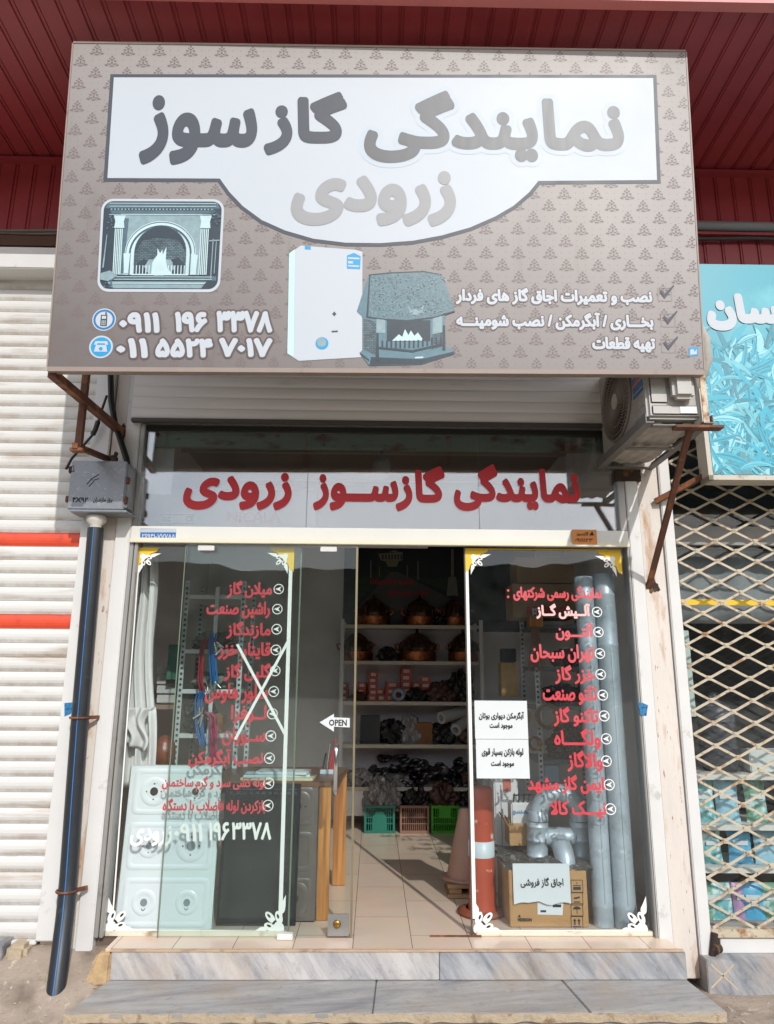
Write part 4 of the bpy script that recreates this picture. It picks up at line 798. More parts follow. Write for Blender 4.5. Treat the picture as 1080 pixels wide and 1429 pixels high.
# ------------------------------------------------------------------ electric box, cables, black pipe
eb = thing('electric_box', 'grey metal electric box with handwritten number on the left pilaster', 'electric box', (-1.64, -.05, 2.62))
ebm = pm('grey hammered box paint', '#82858a', .38, .3, var=.12, vs=20, c2='#9da0a5', c2s=60, c2t=(.6, .66), bump=.15, bs=60)
q = MB(); q.box(-1.79, -1.475, -.185, -.052, 2.63, 2.905); q.build('box_body', ebm, eb, bevel=.006)
q = MB(); q.box(-1.815, -1.485, -.203, -.1855, 2.615, 2.915); q.build('lid', ebm, eb, bevel=.006)
q = MB(); q.box(-1.79, -1.46, -.215, -.06, 2.598, 2.613); q.build('bottom_lip', ebm, eb, bevel=.003)
for x_, z_ in ((-1.822, 2.68), (-1.822, 2.86), (-1.478, 2.68), (-1.478, 2.80)): q = MB(); q.box(x_-.009, x_+.009, -.20, -.17, z_-.02, z_+.02); q.build('hinge', rust, eb, bevel=.003)
EP = YP(-.2035); q = MB()
letters(q, EP, '۴X۹۲', (101, 694, 123, 701), (.0015, .002), .0006, res=2, fa=False); letters(q, EP, 'برق مازندران', (130, 694, 157, 702), (.0008, .001), .0006, res=2); q.build('lettering', ink, eb)
for pts in (((121, 676), (128, 668), (138, 662)), ((124, 679), (131, 672), (127, 668)), ((131, 670), (138, 668)), ((96, 652), (103, 650), (103, 658), (97, 658), (96, 652))): q = MB(); q.tube([EP.pt(*EP.hit(*p), .001) for p in pts], .0022, 4); q.build('scribble', ink, eb)
q = MB(); q.lathe([(.05, .0), (.058, -.01), (.056, -.04), (.035, -.06), (.034, -.10), (.04, -.105)], (-1.664, -.125, 2.598), 18); q.build('conduit_gland', pm('white plastic gland', '#c8c4bc', .5, var=.08), eb)
hd = pm('black polyethylene pipe', '#24272c', .38, var=.2, vs=8, c2='#4a4640', c2s=12, c2t=(.62, .8))
pp = thing('black_pipe', 'black plastic pipe with thin blue stripe running down the left pilaster', 'pipe', (-1.56, -.28, .13))
PTS = [(-1.665, -.12, 2.52), (-1.655, -.12, 2.0), (-1.645, -.115, 1.4), (-1.628, -.115, .9), (-1.614, -.125, .62), (-1.60, -.155, .45), (-1.58, -.215, .28), (-1.565, -.262, .155), (-1.56, -.28, .10)]
q = MB(); q.tube(PTS, .046, 20); q.build('pipe_wall', hd, pp)
stripe = []
for i, p in enumerate(PTS):
    d = (Vector(PTS[min(i+1, len(PTS)-1)])-Vector(PTS[max(i-1, 0)])).normalized(); nn = Vector((.12, -1, 0)); nn = (nn-d*nn.dot(d)).normalized(); stripe.append(Vector(p)+nn*.0455)
q = MB(); q.tube(stripe, .0024, 5); q.build('blue_stripe', pm('blue pipe stripe', '#2379c4', .4), pp)
for z_ in (1.435, .555):
    q = MB(); x_ = -1.646 if z_ > 1 else -1.612; yy = -.116 if z_ > 1 else -.136
    q.tube([(x_+.05*math.cos(a/12*math.pi), yy+.05*math.sin(a/12*math.pi), z_) for a in range(25)], .007, 6, False); q.bar((x_+.045, yy+.01, z_), (x_+.085, yy+.06, z_), .012, .02); q.build('pipe_clamp', rust, pp)
cab = pm('black cable sheath', '#1d1c1c', .5)
wires = thing('cable_bundle', 'bundle of black cables dropping from behind the sign to the electric box', 'cable', (-1.6, -.09, 3.0))
for k, (dx, dy) in enumerate(((0, 0), (.022, -.008), (.012, -.025))):
    q = MB(); q.tube([at(x_, y_, -.09)+Vector((dx, dy, 0)) for x_, y_ in ((150, 480), (152, 520), (153, 560), (158, 590), (166, 615), (174, 640), (178, 662), (174, 684), (166, 694))], .0095, 7); q.build('cable', cab, wires)
q = MB(); q.tube([at(x_, y_, -.10) for x_, y_ in ((149, 552), (141, 575), (136, 592), (130, 606), (116, 622), (100, 640), (92, 655))], .008, 7); q.build('stray_cable', cab, wires)
q = MB(); q.tube([at(x_, y_, -.098) for x_, y_ in ((137, 588), (133, 600), (129, 607))], .016, 6); q.build('tape_knot', cab, wires)

# ------------------------------------------------------------------ right-hand shop: sign, window, folding gate
RP = Plane((1.995, -.30, 2.842), (1, 0, .004), (0, .02, 1)); RW, RH = 2.6, 1.42
rsn = thing('shop_sign', 'turquoise shop sign printed with leaves and white Persian lettering at the right edge', 'sign', (1.995, -.30, 2.842))
tq = pm('turquoise print', '#3597ab', .45, var=.12, vs=1.6, c2='#6fbcc8', c2s=1.1, c2t=(.5, .75))
q = MB(); q.slab(RP, rim(0, RW, 0, RH), -.11, 0); q.build('panel', tq, rsn)
q = MB(); q.slab(RP, rim(-.028, -.001, -.03, RH), -.11, .004); q.slab(RP, rim(-.028, RW, -.03, -.001), -.11, .004); q.build('frame', pm('worn white sign frame', '#b9b2a6', .6, var=.1, c2='#7c6a58', c2s=9), rsn)
lf = [pm('leaf print pale', '#5fb0bf', .45, var=.15, vs=20), pm('leaf print bright', '#2a9db5', .45, var=.15, vs=20), pm('leaf print deep', '#1f7d91', .45, var=.2, vs=20), pm('leaf print grey', '#4f858f', .45, var=.2, vs=20), pm('leaf print white', '#86c3cd', .45, var=.1, vs=20)]
rnd = random.Random(5); LMB = [MB() for _ in lf]
for i in range(900):
    v0 = rnd.uniform(-.05, .88); u0 = rnd.uniform(-.05, .75); ln = rnd.uniform(.09, .24); a = rnd.uniform(.2, 2.9); cv = rnd.uniform(-1.3, 1.3); wd = ln*rnd.uniform(.12, .2)
    if v0 > .70 and rnd.random() < .75: continue
    Lp, Rp = [], []; p = Vector((u0, v0))
    for k in range(8):
        t_ = k/7; an = a+cv*t_; d = Vector((math.cos(an), math.sin(an))); w_ = wd*math.sin(math.pi*min(1, .06+t_*.94))**.8; nn = Vector((-d.y, d.x)); Lp.append(p+nn*w_*.5); Rp.append(p-nn*w_*.5); mid = p.copy(); p = p+d*ln/7
    ci = rnd.choices(range(5), (3, 4, 3, 1.2 if v0 < .35 else .2, 1.5))[0]
    for x in Lp+Rp: x.x = max(.002, min(RW-.002, x.x)); x.y = max(.002, min(RH-.002, x.y))
    for k in range(7):
        quad = [Rp[k], Rp[k+1], Lp[k+1], Lp[k]]; LMB[ci].add([RP.pt(x.x, x.y, .0012+i*4e-6) for x in quad], [(0, 1, 2, 3)])
    if rnd.random() < .6:
        o_ = (ci+1) % 5 if ci != 4 else 1
        for k in range(7):
            c0, c1 = (Lp[k]+Rp[k])/2, (Lp[k+1]+Rp[k+1])/2; LMB[o_].add([RP.pt(x.x, x.y, .00122+i*4e-6+2e-6) for x in (Rp[k]*.5+c0*.5, Rp[k+1]*.5+c1*.5, c1*.95+Lp[k+1]*.05, c0*.95+Lp[k]*.05)], [(0, 1, 2, 3)])
for k, mb_ in enumerate(LMB): mb_.build('leaf_print', lf[k], rsn)
q = MB(); letters(q, RP, 'احسان', (984, 411, 1136, 463), (.016, .024), .0052, res=4); q.build('lettering', sw_, rsn)

rs_ = thing('neighbour_window', 'dark glass shop window with display shelves behind the folding gate', 'window', (3, .12, .3))
dark = pm('dark interior board', '#2d2b2b', .8, var=.2, vs=2); edge_w = pm('white shelf edge', '#cfcdc6', .5, var=.05)
q = MB(); q.box(1.80, 4.5, .95, 1.0, .1, 4.2); q.build('back_board', dark, rs_)
q = MB(); q.box(1.905, 4.5, .16, .95, .05, .285); q.build('plinth', edge_w, rs_)
q = MB(); q.box(1.80, 4.5, .16, .95, 3.2, 3.24); q.build('ceiling_board', dark, rs_)
q = MB(); q.box(1.84, 4.5, .135, .142, .33, 3.1); q.build('pane', glass('neighbour glass', (.93, .95, .95), .5, .015), rs_)
q = MB(); q.box(1.80, 4.5, .10, .15, 2.50, 2.62); q.box(1.80, 4.5, .11, .155, .285, .33); q.build('window_frame', pm('grey painted beam', '#8b8a86', .5), rs_)
q = MB(); q.sheet(lambda u, v: (lerp(1.92, 4.5, u), .30+.018*math.sin(u*60)+.01*math.sin(u*23), lerp(2.02, 2.5, v)), 140, 4); q.build('blind', pm('grey roller blind', '#85898c', .7), rs_, solid=.003)
yb = at(1000, 840, .128).z
q = MB(); q.box(1.85, 4.5, .130, .1335, yb-.02, yb+.015); q.build('yellow_tape', vin_y, rs_)
shelf_z = [at(1000, y_, .25).z for y_ in (1083, 1153, 1212)]
for z_ in shelf_z: q = MB(); q.box(1.91, 4.5, .22, .60, z_-.018, z_+.012); q.build('shelf', edge_w, rs_)
def pouch(w_, h_, d_):
    mb = MB()
    def f(sgn):
        return lambda u, v: ((u-.5)*w_*(1-.08*math.sin(math.pi*v)), sgn*d_/2*(math.sin(math.pi*u)**.6)*(math.sin(math.pi*min(1, v*.97+.03))**.5)+.25*d_, v*h_)
    mb.sheet(f(-1), 8, 10); mb.sheet(f(1), 8, 10); return mb
pc = [('teal and white', pm('teal pouch foil', '#6fb3b8', .3, var=.3, vs=25, c2='#dfeeee', c2s=14, c2t=(.5, .6))), ('pale blue', pm('pale blue pouch foil', '#9cc7d8', .3, var=.25, vs=25, c2='#3f86a8', c2s=12, c2t=(.55, .65))), ('sky blue', pm('sky blue box card', '#5aa9cf', .4, var=.2, vs=30, c2='#e6eef0', c2s=10, c2t=(.6, .66))), ('green topped', pm('green pouch foil', '#6c9a80', .3, var=.25, vs=20, c2='#bfdde0', c2s=8, c2t=(.45, .55))), ('magenta', pm('magenta card', '#c13a86', .4, var=.1)), ('lilac', pm('lilac card', '#b48bb6', .4, var=.15))]
rows_ = [(1, [(963, 5, 'lilac packet at the left end of the upper display shelf'), (985, 0, 'teal and white pouch leaning beside the lilac packet'), (1018, 1, 'pale blue pouch in the middle of the upper display shelf'), (1060, 3, 'green topped pouch toward the right of the upper display shelf')]),
         (2, [(972, 4, 'magenta packet at the left end of the middle display shelf'), (991, 0, 'teal pouch right beside the magenta packet'), (1030, 2, 'sky blue packet in the middle of the middle display shelf'), (1066, 1, 'pale blue pouch at the right of the middle display shelf')]),
         (None, [(980, 3, 'green topped pouch at the left of the bottom display row'), (1000, 0, 'teal and white pouch second from the left in the bottom display row'), (1022, 5, 'lilac packet in the bottom display row'), (1040, 2, 'sky blue packet in the bottom display row'), (1066, 3, 'green topped pouch at the right of the bottom display row')])]
for si, lst in rows_:
    z_ = shelf_z[si]+.014 if si is not None else .287
    for px_, ci, lb in lst:
        p = at(px_, 1150, .30); hh = {1: .24, 2: .19, None: .2}[si]; wd = .075 if ci in (4, 5) else .14
        t_ = thing('packet', lb, 'packet', (p.x, .30, z_), 'packets on the neighbouring display shelves'); mb = pouch(wd, hh, .05); mb.v = [(a+p.x, b_+.30, c+z_) for a, b_, c in mb.v]; mb.build('pouch', pc[ci][1], t_)
        q = MB(); q.box(p.x-wd*.3, p.x+wd*.3, .283, .2845, z_+hh*.55, z_+hh*.68); q.build('label_patch', paper, t_); t_.rotation_euler = (R(-4), 0, R(rnd.uniform(-12, 12)))
p = at(1005, 1070, .42); bag = MB(); bag.lathe([(0, 0), (.10, 0), (.115, .05), (.11, .25), (.12, .34), (.09, .40), (.03, .43), (.035, .47), (0, .48)], (p.x, .42, shelf_z[0]+.014), 24)
bag.build('wrapped_roll', pm('dark stretch wrap', '#4b4b52', .2, var=.3, vs=8, c2='#8d8d96', c2s=10, c2t=(.6, .7), st=(1, 1, 4), bump=.6, bs=18), None, 'dark plastic wrapped roll standing on the top display shelf', 'roll', loc=(p.x, .42, shelf_z[0]+.014))
p = at(1065, 1070, .36); q = MB(); q.box(p.x-.11, p.x+.16, .30, .42, shelf_z[0]+.014, shelf_z[0]+.15); cb = q.build('carton', pm('white carton', '#c9cdcb', .6, var=.1), None, 'pale carton at the right on the top display shelf', 'carton', bevel=.006, loc=(p.x, .36, shelf_z[0]+.014))
a_, b_ = at(944, 1000, .2), at(960, 880, .2); q = MB(); q.box(a_.x, b_.x, .19, .2, a_.z, b_.z); q.build('white_board', pm('pale green white board', '#b9c6c0', .5, var=.08), None, 'narrow pale board standing at the left edge of the neighbouring window', 'board', bevel=.003, loc=(a_.x, .2, a_.z))
gt = thing('folding_gate', 'closed cream diamond lattice folding gate with rust spots in front of the dark window', 'gate', (3, -.02, .3))
gm = pm('cream gate paint', '#b5aa95', .55, var=.12, vs=10, c2='#8a6238', c2s=12, c2t=(.53, .66), c3='#6b4a30', c3s=45, c3t=(.6, .68), bump=.2, bs=60)
NA = at(998.6, 1040.6, -.02); dxn, dzn = .1225, .0635
def clipseg(x0, z0, x1, z1, zmin, zmax, xmin, xmax):
    p, d = Vector((x0, z0)), Vector((x1-x0, z1-z0)); t0, t1 = 0, 1
    for a, lo, hi in ((0, xmin, xmax), (1, zmin, zmax)):
        ta, tb = (lo-p[a])/d[a], (hi-p[a])/d[a]
        if ta > tb: ta, tb = tb, ta
        t0, t1 = max(t0, ta), min(t1, tb)
    return None if t0 >= t1 else (p+d*t0, p+d*t1)
gl_, gr_ = MB(), MB()
for sgn, yy in ((1, -.024), (-1, -.016)):
    for k in range(-60, 61):
        x0 = NA.x + 2*k*dxn; s_ = clipseg(x0-60*dxn, NA.z-sgn*60*dzn, x0+60*dxn, NA.z+sgn*60*dzn, .345, 3.3, 1.858, 3.6)
        if s_: gl_.bar((s_[0].x, yy, s_[0].y), (s_[1].x, yy, s_[1].y), .006, .0138, up=(0, 0, 1))
for i in range(-40, 40):
    for j in range(-40, 40):
        if (i+j) % 2: continue
        x_, z_ = NA.x+i*dxn, NA.z+j*dzn
        if 1.868 < x_ < 2.75 and .36 < z_ < 2.95: gl_.box(x_-.0125, x_+.0125, -.031, -.0285, z_-.0135, z_+.0135).add([(x_+.006*math.cos(t_), -.0335, z_+.006*math.sin(t_)) for t_ in [k*math.pi/4 for k in range(8)]]+[(x_+.0075*math.cos(t_), -.0312, z_+.0075*math.sin(t_)) for t_ in [k*math.pi/4 for k in range(8)]], [tuple(range(8))]+[(k, k+8, (k+1) % 8+8, (k+1) % 8) for k in range(8)])
gl_.build('lattice', gm, gt)
q = MB(); q.box(1.85, 3.6, -.045, .01, .300, .342); q.build('bottom_rail', gm, gt, bevel=.004)
q = MB(); q.box(1.90, 4.3, -.03, .05, .2225, .296); q.build('floor_track', white_al, gt, bevel=.003)
q = MB(); q.tube([(1.835, -.06, .21), (1.86, -.06, .33)], .018, 12); q.tube([(1.84, -.08, .255), (1.88, -.05, .255)], .024, 12); q.build('hinge_pin', soot, gt)

# ------------------------------------------------------------------ inside the shop: back shelves
met_w = pm('white shelf board', '#dad7d3', .5, var=.06); ivory = pm('shelf front edge', '#b9b29f', .45, var=.08)
SX0, SX1, SY0, SY1 = -.31, 1.06, 2.78, 3.22
SZ = [.672, 1.055, 1.450, 1.832, 2.182]
shu = thing('shelving_unit', 'tall white steel shelving unit against the back wall facing the open door', 'shelf', (.38, 3, ZF))
for z_ in SZ:
    q = MB(); q.box(SX0+.02, SX1-.02, SY0+.006, SY1, z_-.018, z_); q.build('shelf_board', met_w, shu)
    q = MB(); q.box(SX0+.02, SX1-.02, SY0-.002, SY0+.005, z_-.030, z_+.004); q.build('shelf_edge', ivory, shu)
for x_ in (SX0, SX1):
    for y_ in (SY0, SY1-.02): q = MB(); q.box(x_-.018, x_+.018, y_-.004, y_+.02, ZF, 2.24); q.build('post', met_w, shu)
q = MB(); q.box(SX0, SX1, SY1+.001, SY1+.006, .42, 2.18); q.build('back_panel', pm('lilac white back panel', '#d0c9cf', .6, var=.06), shu)
q = MB(); q.box(SX0-.02, -.035, 2.80, 3.2, .42, .645); q.build('base_panel', met_w, shu)
# mural above the shelves: a lit mansion at the end of a garden walk at night
MP = YP(3.285); mu = thing('wall_poster', 'night poster of a lit white mansion and garden walk with red Persian lettering', 'poster', (.4, 3.29, 2.2)); mw = at(497, 765, 3.285), at(760, 860, 3.285)
night = pm('poster night sky', '#11141f', .4, var=.3, vs=4); q = MB(); q.slab(MP, [(-.33, 2.16), (1.74, 2.16), (1.74, 3.2), (-.33, 3.2)], -.004, 0); q.build('print', night, mu)
def mpoly(name, mat, polys, n):
    q = MB()
    for k, z in enumerate(polys): q.ppoly(MP, z, n+k*5e-5)
    return q.build(name, mat, mu)
Z1_ = lambda x, y: (460+x/4.909, 740+y/4.909)
mpoly('lawn', pm('poster dark green', '#16301f', .4, var=.5, vs=30), [[Z1_(190, 340), Z1_(380, 260), Z1_(440, 290), Z1_(160, 520), Z1_(120, 520)], [Z1_(470, 290), Z1_(640, 330), Z1_(900, 330), Z1_(1150, 420), Z1_(1150, 520), Z1_(900, 460)]], .002)
mpoly('walk', pm('poster path', '#4a4440', .4, var=.15, vs=20), [[Z1_(420, 285), Z1_(470, 285), Z1_(1000, 560), Z1_(160, 560)]], .0035)
mpoly('mansion', pm('poster mansion', '#7f7f66', .4, var=.35, vs=60), [[Z1_(330, 160), Z1_(500, 150), Z1_(498, 205), Z1_(470, 215), Z1_(460, 250), Z1_(400, 250), Z1_(385, 215), Z1_(350, 205)], [Z1_(405, 150), Z1_(440, 138), Z1_(480, 150)]], .004)
mpoly('mansion_windows', night, [[Z1_(x, 165), Z1_(x+9, 165), Z1_(x+9, 200), Z1_(x, 200)] for x in range(360, 490, 21)], .005)
for z_ in [[Z1_(x-w_, y0), Z1_(x+w_, y0), Z1_(x+w_*1.3, y1), Z1_(x-w_*1.3, y1)] for x, y0, y1, w_ in ((282, 205, 330, 3), (340, 250, 320, 2), (532, 240, 320, 2), (605, 210, 340, 3), (840, 130, 320, 8))]+[[Z1_(815, 320), Z1_(865, 320), Z1_(880, 450), Z1_(800, 450)]]: mpoly('lamp_column', pm('poster pale column', '#77796f', .4, var=.2, vs=30), [z_], .0055)
q = MB(); letters(q, MP, 'نصب و تعمیرات', (516, 806, 576, 817), (.004, .006), .007, res=2); letters(q, MP, 'کلیه لوازم گاز', (541, 823, 596, 834), (.004, .006), .007, res=2); q.build('lettering', pm('poster red ink', '#a81e26', .5), mu)

# copper hooded braziers on the two top shelves
copper = pm('hammered copper', '#b8744c', .28, .9, var=.2, vs=12, c2='#5a3020', c2s=8, c2t=(.5, .7), bump=.7, bs=70); domeM = pm('dark antique dome', '#4a352a', .35, .6, var=.4, vs=22, c2='#7a5236', c2s=14, c2t=(.55, .65), bump=.8, bs=45)
def brazier(x, y, z, r_, lab):
    t_ = thing('copper_brazier', lab, 'copper pot', (x, y, z), 'copper braziers on the top shelves')
    q = MB(); q.lathe([(0, 0), (r_*.94, 0), (r_, .012), (r_, .09), (r_*1.03, .098), (r_*.9, .10), (0, .10)], (x, y, z), 30); q.build('hammered_band', copper, t_)
    q = MB(); q.lathe([(r_*.93, .101), (r_*.95, .135), (r_*.80, .20), (r_*.58, .245), (r_*.30, .275), (r_*.10, .29), (r_*.06, .31), (r_*.09, .32), (0, .335)], (x, y, z), 10, smooth=False); q.build('dome', domeM, t_)
    for s_ in (-1, 1):
        q = MB(); q.tube([(x+s_*r_*.95, y, z+.115), (x+s_*r_*1.12, y-.01, z+.13), (x+s_*r_*1.18, y-.01, z+.165), (x+s_*r_*1.02, y, z+.185)], .011, 7); q.build('handle', copper, t_)
    q = MB()
    for k in range(9): an = 2*math.pi*k/9; q.tube([(x+r_*.94*math.cos(an), y+r_*.94*math.sin(an), z+.13), (x+r_*.99*math.cos(an), y+r_*.99*math.sin(an), z+.165), (x+r_*.84*math.cos(an), y+r_*.84*math.sin(an), z+.20)], .012, 6)
    q.build('leaf_rim', domeM, t_)
for px_, si, r_, lb in ((522, 4, .165, 'domed copper brazier at the left of the topmost shelf'), (586, 4, .165, 'domed copper brazier in the middle of the topmost shelf'), (634, 4, .12, 'smaller dark brazier at the right of the topmost shelf behind the glass edge'), (498, 3, .165, 'domed copper brazier on the second shelf just behind the sliding door edge'), (582, 3, .19, 'widest domed copper brazier in the middle of the second shelf'), (645, 3, .15, 'domed copper brazier at the right end of the second shelf')):
    p = at(px_, 860, 2.98); brazier(p.x, 2.98, SZ[si]+.001, r_, lb)
# orange boxes on the third shelf
obm = pm('orange red carton', '#b23f22', .5, var=.12, vs=10); labm = pm('box label', '#c8bcae', .6)
def small_box(x, y, z, w_, d_, h_, lab, rz=0):
    t_ = thing('spare_part_box', lab, 'box', (x, y, z), 'orange boxes on the middle shelf'); q = MB(); q.box(x-w_/2, x+w_/2, y-d_/2, y+d_/2, z, z+h_); q.build('carton', obm, t_, bevel=.003)
    q = MB(); q.box(x-w_*.28, x+w_*.28, y-d_/2-.0015, y-d_/2-.0004, z+h_*.25, z+h_*.75); q.build('label', labm, t_); t_.rotation_euler.z = rz
ordn = ['lowest', 'second lowest', 'third from the bottom', 'fourth from the bottom', 'topmost']
for px_, n_, w_, nm, h_ in ((480, 3, .08, 'far left stack beside the post', .058), (505, 3, .088, 'first stack right of the sliding door edge', .060), (520, 5, .088, 'tall stack left of the low orange pile', .056), (531, 2, .08, 'short stack beside the tall left stack', .06), (547, 3, .125, 'wide low stack in the shelf middle', .062), (566, 5, .105, 'tallest stack in the shelf middle', .064), (580, 3, .085, 'narrow stack right of the tallest stack', .062), (594, 4, .105, 'rightmost orange stack', .060)):
    p = at(px_, 960, 3.0)
    for k in range(n_): small_box(p.x+rnd.uniform(-.004, .004), 3.04, SZ[2]+.001+k*(h_+.001), w_, .14, h_, f'{ordn[k] if k < n_-1 else "topmost"} orange box of the {nm}', R(rnd.uniform(-5, 5)))
# dark bagged parts
bagm = [pm('dark bagged metal', '#2b2523', .25, .3, var=.6, vs=18, c2='#8d8480', c2s=22, c2t=(.6, .68), bump=1, bs=40), pm('clear plastic bag', '#8d8784', .18, .0, var=.5, vs=16, c2='#d8d4d0', c2s=20, c2t=(.58, .66), bump=1, bs=35), pm('brownish bagged parts', '#55382c', .35, .2, var=.5, vs=18, c2='#a08a7c', c2s=20, c2t=(.62, .7), bump=1, bs=40)]  # the pale second-colour blotches are glints put into the bag colours
def lump(name, lab, cat, x, y, z, rx, ry, rz_, mat, seed, group=None):
    r2 = random.Random(seed); ph = [r2.uniform(0, 6) for _ in range(9)]; mb = MB()
    def f(u, v):
        a, b_ = 2*math.pi*u, math.pi*(v-.5)*.999; d = 1+.16*math.sin(3*a+ph[0]+2*b_)+.12*math.sin(5*a+ph[1]-4*b_)+.09*math.sin(9*a+ph[2]+7*b_)+.06*math.sin(15*a+ph[3]-11*b_)
        d *= 1+.10*abs(math.sin(7*a+5*b_+ph[4]))+.08*abs(math.sin(11*a-9*b_+ph[5]))-.09*abs(math.sin(17*a+13*b_+ph[6]))
        return (x+rx*d*math.cos(a)*math.cos(b_), y+ry*d*math.sin(a)*math.cos(b_), z+rz_*max(.0, .72+math.sin(b_)*d*.9)/1.4)
    mb.sheet(f, 72, 36, True); return mb.build(name, mat, None, lab, cat, group, loc=(x, y, z))
for i, (px_, si, rx, h_, mi, lb) in enumerate(((618, 2, .13, .15, 2, 'dark red brown bag of parts right of the orange boxes'), (641, 2, .11, .22, 0, 'tall dark bag of fittings at the right end of the orange box shelf'), (500, 2, .07, .07, 2, 'small brown bundle in front of the left orange boxes'), (580, 2, .09, .10, 0, 'dark bundle in front of the narrow orange stack'),
        (547, 1, .12, .17, 0, 'grey black bag of fittings beside the black cartons'), (573, 1, .10, .20, 1, 'clear crumpled plastic bag left of the brown carton'), (618, 1, .11, .15, 0, 'silver grey bag right of the brown carton'), (654, 1, .10, .14, 2, 'brown bag of parts at the right end of the white roll shelf'), (489, 3, .05, .12, 0, 'dark bag between the post and the left copper brazier'), (541, 3, .09, .11, 0, 'dark bundle between two copper braziers on the second shelf'), (612, 4, .06, .1, 0, 'dark bundle between braziers on the topmost shelf'))):
    p = at(px_, 1000, 2.92); lump('bag_of_parts', lb, 'bag', p.x, 2.93 if si != 2 or i > 3 else 2.90, SZ[si]-.001, rx, .09, h_, bagm[mi], i)
p = at(556, 965, 2.86); t_ = thing('tape_roll', 'blue rimmed white tape roll lying in front of the orange boxes', 'tape roll', (p.x, 2.87, SZ[2]))
q = MB(); q.lathe([(.028, -.02), (.062, -.02), (.062, .02), (.028, .02), (.028, -.02)], (p.x, 2.86, SZ[2]+.064), 22, Matrix.Rotation(R(78), 3, 'X')); q.build('roll', pm('grey white tape', '#9aa0a8', .4, var=.2), t_)
q = MB(); q.lathe([(.0625, -.022), (.068, -.022), (.068, .022), (.0625, .022)], (p.x, 2.86, SZ[2]+.066), 22, Matrix.Rotation(R(78), 3, 'X')); q.build('blue_rim', pm('blue plastic rim', '#2f6f9c', .4), t_)
for k, (px_, w_, lb) in enumerate(((511, .115, 'left one of the two black upright cartons'), (524, .085, 'right one of the two black upright cartons'))):
    p = at(px_, 1020, 2.9); q = MB(); q.box(p.x-w_/2, p.x+w_/2, 2.86, 3.0, SZ[1]+.001, SZ[1]+.265); bx_ = q.build('carton', pm('black carton', '#16151a', .4, var=.2), None, lb+' on the shelf under the orange boxes', 'carton', bevel=.004, loc=(p.x, 2.93, SZ[1]))
p = at(591, 1020, 2.88); q = MB(); q.box(p.x-.085, p.x+.085, 2.86, 3.0, SZ[1]+.001, SZ[1]+.20); q.build('carton', pm('brown kraft carton', '#8a5a33', .7, var=.15, c2='#5f3d22', c2s=8), None, 'brown open carton of fittings between plastic bags', 'carton', bevel=.004, loc=(p.x, 2.93, SZ[1]))
whr = pm('white foam roll', '#b8b6b4', .7, var=.08)
for k, (a, b_, lb) in enumerate((((.66, 2.85, 1.30), (1.0, 3.14, 1.37), 'upper white insulation roll lying on the shelf'), ((.80, 2.84, 1.19), (1.02, 3.12, 1.30), 'lower white insulation roll lying on the shelf'))):
    q = MB(); a, b_ = Vector(a), Vector(b_); q.tube([a, b_], .058, 20, False); q.tube([a, b_], .030, 20, False); d = (b_-a).normalized(); M_ = d.to_track_quat('Z', 'Y').to_matrix()
    q.lathe([(.03, 0), (.058, 0)], a, 20, M_); q.lathe([(.03, 0), (.058, 0)], b_, 20, M_); q.build('foam_roll', whr, None, lb, 'roll', 'white rolls on the shelf', loc=a)
# heap of black wrapped burner rings on the fourth shelf: each one a thing
ringm = pm('black glossy burner cap', '#5a5a5c', .22, .85, var=.3, vs=15, c2='#8b8886', c2s=18, c2t=(.66, .72), bump=.4, bs=30)
proto = MB(); proto.lathe([(0, 0), (.040, 0), (.056, .006), (.060, .020), (.052, .032), (.034, .034), (.030, .024), (.014, .024), (.012, .036), (0, .038)], (0, 0, 0), 18)
p0 = proto.build('burner_cap', ringm, None, 'black glossy burner cap in the heap on the lowest shelf', 'burner cap', 'burner caps heaped on the lowest shelf')
hp = random.Random(11)
for i in range(104):
    o = p0 if i == 0 else p0.copy()
    if i: COL.objects.link(o)
    x_ = hp.uniform(SX0+.07, SX1-.08); y_ = 2.85+hp.random()**1.5*.30; lvl = hp.random()
    top = .10+.13*math.exp(-((x_-.42)/.28)**2)+.05*math.sin(x_*9)+.05*(y_-2.85)/.3
    o.location = (x_, y_, SZ[0]+.004+max(0, lvl*top-.02)); s_ = hp.uniform(.8, 1.12); o.scale = (s_, s_, s_)
    o.rotation_euler = (hp.gauss(.35, .45), hp.gauss(0, .4), hp.uniform(0, 6.28))
for i, (px_, rx, h_, lb) in enumerate(((505, .10, .12, 'crumpled clear bag at the left of the burner cap heap'), (560, .08, .08, 'crumpled clear bag in front of the burner cap heap middle'), (655, .06, .14, 'brown bag at the right end of the burner cap shelf'))):
    p = at(px_, 1085, 2.84); lump('plastic_bag', lb, 'bag', p.x, 2.86, SZ[0], rx, .05, h_, bagm[1 if i < 2 else 2], 40+i)
